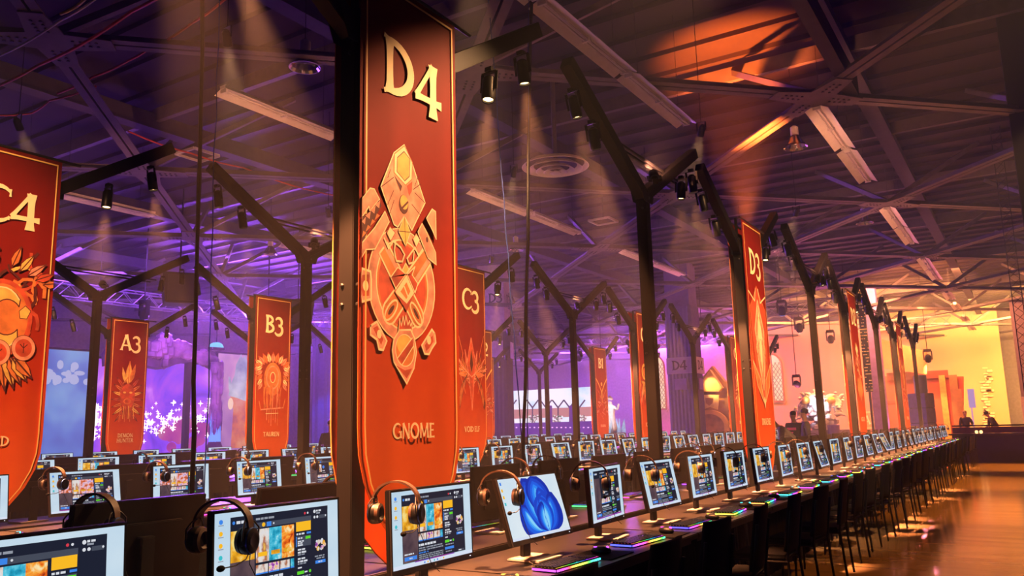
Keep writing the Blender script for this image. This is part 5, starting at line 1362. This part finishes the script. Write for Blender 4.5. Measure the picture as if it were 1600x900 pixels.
# red built set with curved fascia, panels and violet kiosk
RED = P('red_set_paint', (.52, .085, .04), .7, var=.12, scale=.5); RDD = P('dark_red_set_paint', (.26, .06, .035), .75, var=.15); BRN = P('brown_panel_paint', (.28, .13, .06), .7, var=.15)
YR = 50.0; g = lambda x, y, Y=YR: (at_y(x, y, Y).x, at_y(x, y, Y).z)
root = tag(empty('red_stage_set'), 'red and brown built set with a curved orange fascia', 'stage set')
mb = MB(); mb.prism([g(1380, 700), g(1380, 588), g(1505, 588), g(1505, 700)], YR, YR + .4); mb.build('red_wall', RED, root)
mb = MB(); n = 14
for i in range(n):
    def fp(t, y0, y1): 
        x = 1378 + 70 * t; Y = YR - .4 - 2.2 * math.sin(PI / 2 * t); return at_y(x, y0 + (y1 - y0) * t, Y)
    t0, t1 = i / n, (i + 1) / n
    A_, B_, C_, D_ = fp(t0, 530, 549), fp(t1, 530, 549), fp(t1, 575, 585), fp(t0, 575, 585)
    mb.add([A_, B_, C_, D_, A_ + Vector((0, .2, 0)), B_ + Vector((0, .2, 0)), C_ + Vector((0, .2, 0)), D_ + Vector((0, .2, 0))], [(0, 1, 2, 3), (7, 6, 5, 4), (0, 4, 5, 1), (3, 2, 6, 7), (1, 5, 6, 2), (0, 3, 7, 4)])
mb.build('curved_fascia', P('orange_fascia_paint', (.60, .17, .05), .65, var=.1), root)
for (x0, y0, x1, y1, Y, m, nm) in ((1482, 586, 1507, 690, YR - .3, BRN, 'brown_panel'), (1488, 608, 1512, 692, YR - 1.0, BRN, 'brown_panel'), (1385, 583, 1482, 590, YR - .2, RDD, 'cornice'), (1385, 626, 1440, 629, YR - .05, RDD, 'wall_seam'), (1476, 586, 1478, 690, YR - .35, P('gilt_trim', (.8, .45, .12), .4, .5), 'gilt_post')):
    mb = MB(); face_panel(mb, x0, y0, x1, y1, Y=Y, th=.15, zmin=0 if 'seam' not in nm and nm != 'cornice' else None); mb.build(nm, m, root)
YK = 38.0; a, b = at_y(1419, 690, YK), at_y(1459, 690, YK); zt = at_y(1440, 614, YK).z; cx = (a.x + b.x) / 2
root = tag(empty('violet_kiosk', (cx, YK, 0)), 'violet box kiosk with a round chrome stack on top', 'kiosk')
w = (b.x - a.x) * .78
root.rotation_euler = (0, 0, math.radians(-22))
VK = P('violet_kiosk_paint', (.20, .13, .34), .6)
mb = MB()
for i in range(4): mb.box((0, w / 2, zt * (i + .5) / 4), (w, w, zt / 4 - .025))
mb.build('kiosk_box', VK, root, bevel=.01); MB().box((0, w / 2, zt / 2), (w - .06, w - .06, zt - .02)).build('kiosk_core', DRK, root)
zc2 = at_y(1444, 586, YK).z
MB().lathe([(.26, zt), (.26, zc2), (.2, zc2 + .02)], 20, 0, Matrix.Translation((.05, w / 2, 0))).build('chrome_stack', P('chrome_stack_metal', (.5, .45, .6), .25, .9), root, smooth=True)
# amber end wall panels and grey side return
AMB = P('amber_end_wall', (.75, .46, .20), .8, var=.08, scale=.3)
mb = MB(); face_panel(mb, 1380, 440, 1584, 700, Y=63.0, th=.3, zmin=0); tag(mb.build('end_panel', AMB), 'tall amber panel wall glowing at the far end of the aisle', 'set wall')
mb = MB(); r = random.Random(21)
for i in range(26):
    y = 575 + i * 4.4; n = r.randint(1, 3)
    for k in range(n): a = at_y(1534 + r.uniform(0, 12) + (y - 575) * .05, y, 62.9); mb.box((a.x, 62.9, a.z), (r.uniform(.2, .45), .06, r.uniform(.08, .16)))
o = tag(mb.build('pale_brick_relief', P('pale_brick_paint', (.95, .75, .4), .6)), 'strip of pale bricks up the amber panel wall', 'wall relief'); o['kind'] = 'stuff'
mb = MB(); face_panel(mb, 1511, 608, 1525, 637, Y=56.0, th=.1); a = at_y(1518, 637, 56.0); mb.tube([(a.x, 56.05, a.z), (a.x, 56.05, 0)], .04, 8); tag(mb.build('lilac_screen', EM('lilac_screen_glow', (.62, .38, .75), .8)), 'small lilac screen on a pole before the amber wall', 'screen')
mb = MB(); face_panel(mb, 1576, 470, 1640, 700, Y=46.0, th=.3, zmin=0); tag(mb.build('grey_side_panel', P('grey_violet_panel', (.16, .12, .16), .8)), 'grey panel edge closing the amber end wall', 'set wall')
mb = MB(); face_panel(mb, 1594, 620, 1640, 700, Y=45.0, th=.1, zmin=0); tag(mb.build('pale_kiosk_board', P('pale_board', (.5, .4, .4), .7)), 'pale board by the grey panel edge', 'board')
# counter at the end of the aisle
root = tag(empty('aisle_end_counter', (-.2, 31.6, 0)), 'long dark counter across the end of the aisle', 'counter')
MB().box((2.0, .3, .42), (8.4, .5, .84)).build('counter_body', WDK, root); MB().box((2.0, .28, .87), (8.6, .6, .05)).build('counter_top', P('counter_top_dark', (.06, .045, .045), .35), root)
MB().box((2.0, .52, 1.0), (8.4, .08, .2)).build('back_ledge', RDD, root); MB().tube([(-2.2, .5, 1.15), (6.2, .5, 1.15)], .025, 8).build('rail', BLK, root)
mb = MB()
for x in (1526, 1533): 
    p = at_y(x, 676, 31.75)
    o = tag(MB().lathe([(.03, 0), (.045, .03), (.05, .07), (.03, .10)], 12).build('counter_lamp', EM('warm_counter_lamp', (1, .6, .2), 3), None, smooth=True), f'small warm lamp on the dark counter, the {"one nearer the desks" if x == 1526 else "one farther along"}', 'lamp', 'counter lamps'); o.location = (p.x, 31.75, .896)
# lattice mast and black drape at the aisle edge
def lattice(name, p, q, w, label, kind='truss', mat=DMET, cat='truss', seg=None):
    p, q = Vector(p), Vector(q); d = (q - p); L = d.length; d.normalize(); u = Vector((0, 0, 1)) if abs(d.z) < .9 else Vector((1, 0, 0)); a = d.cross(u).normalized(); b = a.cross(d).normalized()
    root = empty(name); n = seg or max(2, int(L / w)); r = w * .05
    cs = [(i * a + j * b) * w / 2 for i, j in ((-1, -1), (1, -1), (1, 1), (-1, 1))]
    mb = MB()
    for c in cs: mb.tube([p + c, q + c], r, 6)
    mb.build('main_tube', mat, root, smooth=True); mb = MB()
    for k in range(n):
        for i in range(4):
            c0, c1 = cs[i], cs[(i + 1) % 4]; s, e = p + d * (L * k / n), p + d * (L * (k + 1) / n)
            mb.tube([s + (c0 if k % 2 else c1), e + (c1 if k % 2 else c0)], r * .6, 5)
    mb.build('lattice_brace', mat, root, smooth=True)
    if abs(d.z) < .5:
        mb = MB()
        for t in (.15, .85):
            c = p.lerp(q, t); mb.tube([(c.x, c.y, c.z + w / 2), (c.x, c.y, ZC - .06)], .012, 6)
        mb.build('hanger_cable', BLK, root)
    return tag(root, label, cat)
a, b = at_y(1574, 130, 24.0), at_y(1590, 470, 24.0)
lattice('lattice_mast', (b.x, 24, 0), (b.x, 24, ZC), .22, 'tall slim lattice mast at the aisle edge', cat='mast')
c = at_y(1591, 300, 17.0)
root = tag(empty('black_roof_column', (c.x + .42, 17.4, 0)), 'broad black column standing beside the aisle at the right edge', 'column')
MB().box((0, 0, ZC / 2), (.8, .8, ZC - .01)).build('shaft', BFAB, root); MB().box((0, 0, .1), (.9, .9, .2)).build('base', BLK, root)
# lighting trusses and moving heads
TR = P('aluminium_truss', (.35, .33, .36), .35, .7)
def tz(x, y, Y): p = at_y(x, y, Y); return p
for (x0, y0, x1, y1, Y, lb) in ((1195, 470, 1345, 470, 37.2, 'aluminium lighting truss over the creature statue'), (840, 486, 985, 484, 44, 'aluminium lighting truss behind banner C2'), (690, 500, 835, 505, 48, 'aluminium lighting truss over the far white stage'), (1330, 452, 1480, 448, 48, 'aluminium lighting truss over the red set'), (1010, 500, 1150, 492, 48, 'aluminium lighting truss over the castle gate')):
    p, q = tz(x0, y0, Y), tz(x1, y1, Y); z = min((p.z + q.z) / 2, 6.45); lattice('lighting_truss', (p.x, Y, z), (q.x, Y, z), .5, lb, mat=TR)
p, q = at_z(1558, 520, 6.0), at_z(1590, 590, 6.0)
lattice('lighting_truss', (1.0, 34, 5.6), (1.0, 56, 5.6), .45, 'lighting truss running beside the amber end wall', mat=TR)
p = at_x(180, 480, -27); lattice('lighting_truss', (-27, p.y - 3, 6.4), (-27, p.y + 13, 6.4), .5, 'aluminium lighting truss in front of the violet stage', mat=TR)
HEADM = EM('head_lens', (1, 1, 1), 4)
def moving_head(p, tgt, col, w, ang, lens, label, grp='moving head lamps'):
    root = empty('moving_head_spotlight', p)
    MB().box((0, 0, .42), (.36, .28, .12)).build('base_box', BPL, root, bevel=.02)
    MB().box((-.19, 0, .15), (.05, .16, .46)).box((.19, 0, .15), (.05, .16, .46)).box((0, 0, .36), (.42, .16, .05)).build('yoke', BPL, root, bevel=.01)
    d = (Vector(tgt) - Vector(p)).normalized(); q = d.to_track_quat('-Z', 'Y')
    h = MB().lathe([(.10, .2), (.15, .12), (.16, -.12), (.13, -.2), (.12, -.19)], 18, cap=True).build('lamp_head', BPL, root, smooth=True); h.rotation_euler = q.to_euler()
    l = MB().lathe([(.001, -.205), (.125, -.205)], 18, cap=False).build('lens', lens, h)
    MB().tube([(0, 0, .48), (0, 0, ZC - p[2] - .06)], .02, 6).build('clamp_pole', BLK, root)
    if w:
        li = bpy.data.lights.new('head_beam', 'SPOT'); li.energy = w; li.color = col; li.spot_size = math.radians(ang); li.spot_blend = .5; li.shadow_soft_size = .1
        lo = bpy.data.objects.new('head_beam', li); COL.objects.link(lo); lo.parent = h; lo.location = (0, 0, -.25)
    return tag(root, label, 'stage lamp', grp)
VI, BL, WH, WM, PK = (.35, .08, 1.0), (.08, .18, 1.0), (.85, .8, 1.0), (1.0, .55, .18), (1.0, .25, .5)
LV, LB, LW, LO = EM('lens_violet', (.5, .15, 1), 5), EM('lens_blue', (.15, .3, 1), 5), EM('lens_white', (1, .95, 1), 6), EM('lens_orange', (1, .6, .2), 6)
MH = []
def head_at(px, py, plane, v, tpx, tpy, tv, col, w, ang, lens, label):
    p = at_x(px, py, v) if plane == 'x' else at_y(px, py, v); t = at_x(tpx, tpy, tv) if plane == 'x' else at_y(tpx, tpy, tv)
    moving_head(tuple(p), tuple(t), col, w, ang, lens, label)
head_at(225, 490, 'x', -26.0, 228, 580, -26.5, VI, 1800, 24, LV, 'moving head lamp with a violet beam above the carved arch')
head_at(490, 523, 'y', 31.0, 493, 640, 33.0, BL, 1500, 36, LB, 'moving head lamp with a blue beam on the violet drape')
head_at(1096, 512, 'y', 40.0, 1108, 640, 42, VI, 1500, 20, LV, 'moving head lamp with a violet beam before the castle gate')
head_at(1222, 486, 'y', 36.0, 1226, 560, 36.5, BL, 900, 30, LB, 'moving head lamp with a blue beam beside banner D3')
head_at(1249, 512, 'y', 38.0, 1258, 600, 40, WH, 900, 16, LW, 'moving head lamp with a white beam by the bare post past D3')
head_at(1298, 530, 'y', 44.0, 1300, 640, 47, WM, 1300, 46, LO, 'moving head lamp with a warm cone over the creature statue')
head_at(962, 492, 'y', 42.0, 945, 600, 43, WH, 1500, 12, LW, 'moving head lamp with a white beam beside banner C2')
head_at(905, 560, 'y', 50.0, 925, 640, 52, PK, 900, 40, LW, 'moving head lamp with a pink beam by banner B1')
head_at(1088, 578, 'y', 45.5, 1120, 610, 47, WM, 700, 44, LO, 'moving head lamp shining on the castle gable')
head_at(826, 570, 'y', 50.0, 836, 650, 52, BL, 1200, 50, LB, 'moving head lamp with a blue beam over the far white stage')
head_at(1450, 560, 'y', 47.0, 1455, 640, 49, WM, 1200, 50, LO, 'moving head lamp over the red set by banner D1')
head_at(1290 - 350, 575, 'y', 40.0, 955, 650, 44, WH, 1600, 26, LW, 'moving head lamp aimed at the robed statue')
head_at(1245, 600, 'y', 43.0, 1284, 640, 46, WH, 1000, 34, LW, 'moving head lamp aimed at the creature statue')
# hung loudspeakers
for i, (px, py, X) in enumerate(((180, 470, -24.0), (372, 502, -25.0), (330, 500, -26.5))):
    p = at_x(px, py, X); p.x += 3.2; o = tag(empty('hung_loudspeaker', p, math.radians(60)), ('dark hung loudspeaker above the carved arch', 'dark hung loudspeaker beside banner B3', 'dark hung loudspeaker near the cyan half-round sign')[i], 'loudspeaker', 'hung loudspeakers')
    MB().prism([(-.4, -.45), (.4, -.45), (.5, .45), (-.5, .45)], -.4, .4).build('cabinet', BPL, o, bevel=.02); MB().box((0, -.41, 0), (.7, .02, .75)).build('front_grille', GPL, o); MB().tube([(0, 0, .45), (0, 0, ZC - p.z)], .025, 6).build('hanger', BLK, o)
# ------------------------------------------------------------------ people
SKINM = P('skin', (.48, .25, .16), .55, var=.08)
def person(loc, rz, label, shirt, trousers, hair, lean=0, armL=None, armR=None, hat=None, sc=1.0, stripe=None):
    root = empty('person', loc, rz); root.scale = (sc,) * 3
    # faces -y; lean bends the trunk forward at the hips
    def tr(p):
        x, y, z = p
        if z > .95: dy, dz = y, z - .95; c, s = math.cos(lean), math.sin(lean); return (x, dy * c - dz * s, .95 + dy * s + dz * c)
        return p
    J = []; E_ = []
    def add(p, r, par=None, bend=True):
        J.append((tr(p) if bend else p, r)); i = len(J) - 1
        if par is not None: E_.append((par, i))
        return i
    pel = add((0, 0, .95), (.155, .115)); sp = add((0, 0, 1.12), (.14, .10), pel); ch = add((0, .01, 1.33), (.175, .115), sp); nb = add((0, .01, 1.46), (.07, .065), ch); nk = add((0, -.005, 1.53), .052, nb)
    hd = add((0, -.025, 1.62), (.075, .092), nk); ht = add((0, -.015, 1.70), (.072, .088), hd)
    sh = []; 
    for s, arm in ((1, armL), (-1, armR)):
        a = add((s * .19, .01, 1.40), .062, ch)
        el, wr = arm or ((s * .25, .03, 1.12), (s * .26, -.06, .88))
        e = add(el, .045, a); w = add(wr, .030, e)
        d = (Vector(J[w][0]) - Vector(J[e][0])).normalized(); side = d.cross(Vector((1, 0, 0))).normalized()
        h = len(J); J.append((tuple(Vector(J[w][0]) + d * .06), (.034, .02))); E_.append((w, h))
        for f_ in range(4):
            o_ = side * (.024 * (f_ - 1.5) / 1.5); b0 = Vector(J[h][0]) + d * .03 + o_; J.append((tuple(b0), .009)); E_.append((h, len(J) - 1)); J.append((tuple(b0 + d * (.05 - .006 * abs(f_ - 1.3)) - Vector((s * .012, 0, 0))), .007)); E_.append((len(J) - 2, len(J) - 1))
        J.append((tuple(Vector(J[w][0]) + d * .05 + side * .045), .009)); E_.append((w, len(J) - 1))
        sh.append((a, e, w))
    lg = []
    for s in (1, -1):
        hp = add((s * .09, 0, .88), .085, pel, False); kn = add((s * .10, -.02, .50), .058, hp, False); an = add((s * .105, .02, .09), .04, kn, False); to = add((s * .115, -.15, .035), (.04, .03), an, False); lg.append((hp, kn, an, to))
    skin_body('body', J, E_, SKINM, root, 2)
    inf = lambda i, k=1.16, ad=.008: (J[i][0], tuple(x * k + ad for x in (J[i][1] if isinstance(J[i][1], tuple) else (J[i][1],) * 2)))
    js = [inf(pel), inf(sp), inf(ch), inf(nb, 1.0, .01)]; es = [(0, 1), (1, 2), (2, 3)]
    for a, e, w in sh:
        b0 = len(js); mid = tuple((Vector(J[e][0]) * .35 + Vector(J[w][0]) * .65)); js += [inf(a), inf(e), (mid, .046)]; es += [(2, b0), (b0, b0 + 1), (b0 + 1, b0 + 2)]
    top = skin_body('shirt', js, es, shirt, root, 2)
    js = [inf(pel, 1.14)]; es = []
    for hp, kn, an, to in lg:
        b0 = len(js); js += [inf(hp), inf(kn), inf(an, 1.25)]; es += [(0, b0), (b0, b0 + 1), (b0 + 1, b0 + 2)]
    skin_body('trousers', js, es, trousers, root, 2)
    for hp, kn, an, to in lg:
        a, t = Vector(J[an][0]), Vector(J[to][0]); MB().ball(tuple((a + t) / 2 + Vector((0, .0, -.02))), (.05, .14, .045), 10).build('shoe', BFAB, root, smooth=True)
    hc = Vector(J[ht][0]); up = (Vector(J[ht][0]) - Vector(J[hd][0])).normalized(); fw = Vector((0, -math.cos(lean), -math.sin(lean)))
    M = Matrix.Translation(hc + fw * -.018 + up * .012) @ Matrix.Rotation(lean, 4, 'X')
    MB().ball((0, 0, 0), (.086, .098, .082), 14, 0, M).build('hair', hair, root, smooth=True)
    fc = (Vector(J[hd][0]) + hc) / 2; mb = MB()
    Mf = Matrix.Translation(fc) @ Matrix.Rotation(lean, 4, 'X')
    mb.ball((0, -.104, -.012), (.013, .02, .022), 8, 0, Mf); mb.ball((.082, .0, -.01), (.012, .022, .032), 8, 0, Mf).ball((-.082, .0, -.01), (.012, .022, .032), 8, 0, Mf); mb.build('nose_and_ears', SKINM, root, smooth=True)
    MB().ball((.032, -.088, .014), (.011, .008, .007), 8, 0, Mf).ball((-.032, -.088, .014), (.011, .008, .007), 8, 0, Mf).build('eyes', BPL, root, smooth=True)
    MB().ball((0, -.092, -.05), (.022, .008, .006), 8, 0, Mf).build('mouth', P('lip', (.35, .1, .08), .5), root, smooth=True)
    if stripe: 
        mb = MB(); 
        c = Vector(J[ch][0]); mb.box((0, -.158, 1.30), (.26, .012, .07)).box((0, -.158, 1.2), (.08, .01, .04)); mb.build('shirt_print', stripe, root)
    if hat: MB().lathe([(.10, -.01), (.10, .05), (.07, .095), (.0, .105)], 16, 0, M).box((0, -.13, .0), (.14, .12, .012), 0, M).build('cap', hat, root)
    return tag(root, label, 'person')
HAIR = P('dark_hair', (.015, .010, .008), .6); GREYT = P('grey_brown_shirt', (.13, .10, .09), .85); BLKT = P('black_shirt', (.014, .012, .014), .85); DKT = P('dark_trousers', (.016, .015, .02), .85); PINKP = P('pink_print', (.9, .12, .25), .6)
def floor_at(px, depth):
    r = ray(px, 660); v = CP + r * depth; return v.x, v.y
x, y = floor_at(1241, 18.9); person((x, y, 0), math.radians(-75), 'person in a grey-brown shirt leaning over a desk beside banner D3', GREYT, DKT, HAIR, lean=.75, armL=((.24, -.20, 1.2), (.2, -.42, 1.3)), armR=((-.24, -.20, 1.2), (-.2, -.42, 1.3)))
x, y = floor_at(1240, 21.5); person((x, y, 0), math.radians(-12), 'bearded person in a black shirt with a bright pink print', BLKT, DKT, HAIR, stripe=PINKP, sc=.97)
x, y = floor_at(1258, 20.2); person((x, y, 0), math.radians(-70), 'person in a plain dark grey shirt seen from the side beside the bare post', P('dark_grey_shirt', (.09, .075, .075), .85), DKT, HAIR, sc=.99)
x, y = floor_at(517, 20.0); person((x, y, 0), math.radians(60), 'person in dark clothes standing before the violet drape', BLKT, DKT, HAIR, sc=1.0)
x, y = floor_at(1509, 38.0); person((x, y, 0), math.radians(25), 'person in a dark top behind the counter near the brown panels', BLKT, DKT, P('fair_hair', (.35, .2, .1), .6), sc=.98, armL=((.26, -.1, 1.15), (.1, -.3, 1.1)))
x, y = floor_at(1557, 38.5); person((x, y, 0), math.radians(-70), 'person in a cap bending over the counter before the amber wall', BLKT, DKT, HAIR, lean=.55, hat=BLKT, armL=((.22, -.2, 1.15), (.18, -.3, .9)), armR=((-.22, -.2, 1.15), (-.18, -.3, .9)))
# ------------------------------------------------------------------ light and haze
def area(name, loc, tgt, sx, sy, col, w, spread=180):
    l = bpy.data.lights.new(name, 'AREA'); l.shape = 'RECTANGLE'; l.size = sx; l.size_y = sy; l.energy = w; l.color = col; l.spread = math.radians(spread)
    o = bpy.data.objects.new(name, l); COL.objects.link(o); o.location = loc; o.rotation_euler = (Vector(tgt) - Vector(loc)).to_track_quat('-Z', 'Y').to_euler(); return o
def spot(name, loc, tgt, ang, col, w, blend=.5, soft=.2):
    l = bpy.data.lights.new(name, 'SPOT'); l.energy = w; l.color = col; l.spot_size = math.radians(ang); l.spot_blend = blend; l.shadow_soft_size = soft
    o = bpy.data.objects.new(name, l); COL.objects.link(o); o.location = loc; o.rotation_euler = (Vector(tgt) - Vector(loc)).to_track_quat('-Z', 'Y').to_euler(); return o
OR = (1.0, .30, .07); AM = (1.0, .50, .10); VIO = (.30, .08, 1.0); MAG = (.75, .12, .75)
# wash lamps added to brighten each banner and the aisle floor
def added_wash_lamp(p, tgt, ang, col, w, label):
    root = empty('added_wash_spotlight', p); d = (Vector(tgt) - Vector(p)).normalized(); q = d.to_track_quat('-Z', 'Y').to_euler()
    h = MB().lathe([(.03, .11), (.055, .07), (.06, -.09), (.055, -.09), (.05, .01)], 18, cap=False).lathe([(.001, .11), (.03, .11)], 18, cap=False).build('lamp_housing', BPL, root, smooth=True); h.rotation_euler = q
    MB().bar((-.075, 0, 0), (-.075, 0, .15), .008, .025).bar((.075, 0, 0), (.075, 0, .15), .008, .025).bar((-.08, 0, .15), (.08, 0, .15), .025, .008).build('yoke', BPL, root)
    MB().tube([(0, 0, .15), (0, 0, ZC - p[2] - .06)], .006, 6).build('drop_rod', BLK, root)
    l = bpy.data.lights.new('wash_beam', 'SPOT'); l.energy = w; l.color = col; l.spot_size = math.radians(ang); l.spot_blend = .7; l.shadow_soft_size = .06
    lo = bpy.data.objects.new('wash_beam', l); COL.objects.link(lo); lo.parent = h; lo.location = (0, 0, -.05)
    return tag(root, label, 'wash lamp', 'added wash lamps under the roof')
for row, X in ROWX.items():
    for k in range(4):
        code = row + str(4 - k)
        if code in ('B4', 'A4'): continue
        added_wash_lamp(((X + (4.6 if row == 'D' and k else 3.6 if row == 'B' else 3.0), BY[k] - 3.5, 6.4) if row + str(k) != 'D0' else (-1.15, 5.6, 5.7)), (X + .07, BY[k] + .47, 2.1), 36, (1.0, .50, .21), WASH_W[row] * ((1.4 if k else .62) if row == 'D' else 1), f'wash lamp added to brighten banner {code}')
for i, (y, w) in enumerate(((9, 1500), (15, 4500), (21, 9500), (27.5, 13000))):  # amber lamps added beside the aisle to brighten its floor
    added_wash_lamp((4.2, y, 5.6), (-.7, y + .3, 0), 38, (1.0, .29, .03), w, f'wash lamp added to brighten the aisle floor in amber, {ordw(i + 1)} from the near end')
# violet stage wash
area('violet_wash', (-26, 16, 7.5), (-34, 20, 3), 14, 1.5, VIO, 1500)
_q = at_x(245, 555, -31); spot('arch_pink', (-22, _q.y - 2, 2.5), (-31, _q.y, _q.z), 50, (1.0, .38, .62), 2600)
area('violet_haze_wash', (-31, 26, 7.0), (-14, 22, 3.5), 8, 1.0, (.30, .07, 1.0), 5200, 110)
area('violet_uplight', (-27, 12, 1.2), (-20, 14, 9), 12, 1, (.26, .07, 1.0), 210, 100)
area('violet_uplight', (-24, 34, 1.2), (-18, 30, 9), 10, 1, (.55, .12, .7), 220, 100)
area('magenta_wash', (-19, 48, 7.6), (-19, 56, 2), 10, 1.5, MAG, 1600)
area('rose_uplight', (-9, 44, 1.0), (-9, 36, 9), 8, 1, (.8, .15, .35), 500, 100)
area('far_violet_wash', (-25, 55, 7.6), (-26, 66, 3), 16, 1.5, (.38, .10, 1.0), 6000)
area('far_violet_haze', (-22, 58, 6.0), (-12, 36, 3.5), 10, 1.0, (.45, .10, .95), 2200, 110)
area('far_pink_haze', (-10, 57, 6.5), (-8, 38, 3.0), 8, 1.0, (1.0, .22, .30), 1100, 110)
# orange and amber wash at the end
area('orange_wash', (-8, 46, 7.6), (-9, 55, 2.5), 8, 1.2, (1.0, .36, .10), 3800)
area('red_wash', (-4, 42, 7.8), (-4, 50, 2.5), 5, 1.2, (1.0, .30, .10), 2600)
area('amber_wash', (-.5, 54, 7.8), (-.5, 63, 3), 6, 1.2, (1.0, .46, .12), 4600)
area('amber_roof_wash', (2.0, 52, 2.0), (-1, 34, 9), 5, 1.2, (1.0, .30, .10), 260, 120)
_t = at_z(1150, 85, 8.8); spot('roof_orange', (_t.x + .3, _t.y - 1.2, 4.9), tuple(_t), 50, (1.0, .16, .02), 17000, .95, .12)
wd = bpy.data.worlds.new('hall_haze'); S.world = wd; wd.use_nodes = True; nt = wd.node_tree
bg = nt.nodes['Background']; bg.inputs['Color'].default_value = (.02, .008, .03, 1); bg.inputs['Strength'].default_value = .0
vs = nt.nodes.new('ShaderNodeVolumeScatter'); vs.inputs['Density'].default_value = .0042; vs.inputs['Anisotropy'].default_value = .1; vs.inputs['Color'].default_value = (1, 1, 1, 1)
nt.links.new(vs.outputs[0], nt.nodes['World Output'].inputs['Volume'])
S.view_settings.view_transform = 'Standard'; S.view_settings.look = 'None'; S.view_settings.gamma = 1; S.view_settings.exposure = 0; S.view_settings.use_curve_mapping = False
S.cycles.volume_bounces = 0; S.cycles.max_bounces = 5; S.cycles.diffuse_bounces = 2; S.cycles.glossy_bounces = 3; S.cycles.transmission_bounces = 2; S.cycles.sample_clamp_indirect = 3; S.cycles.use_denoising = True
S.cycles.caustics_reflective = False; S.cycles.caustics_refractive = False
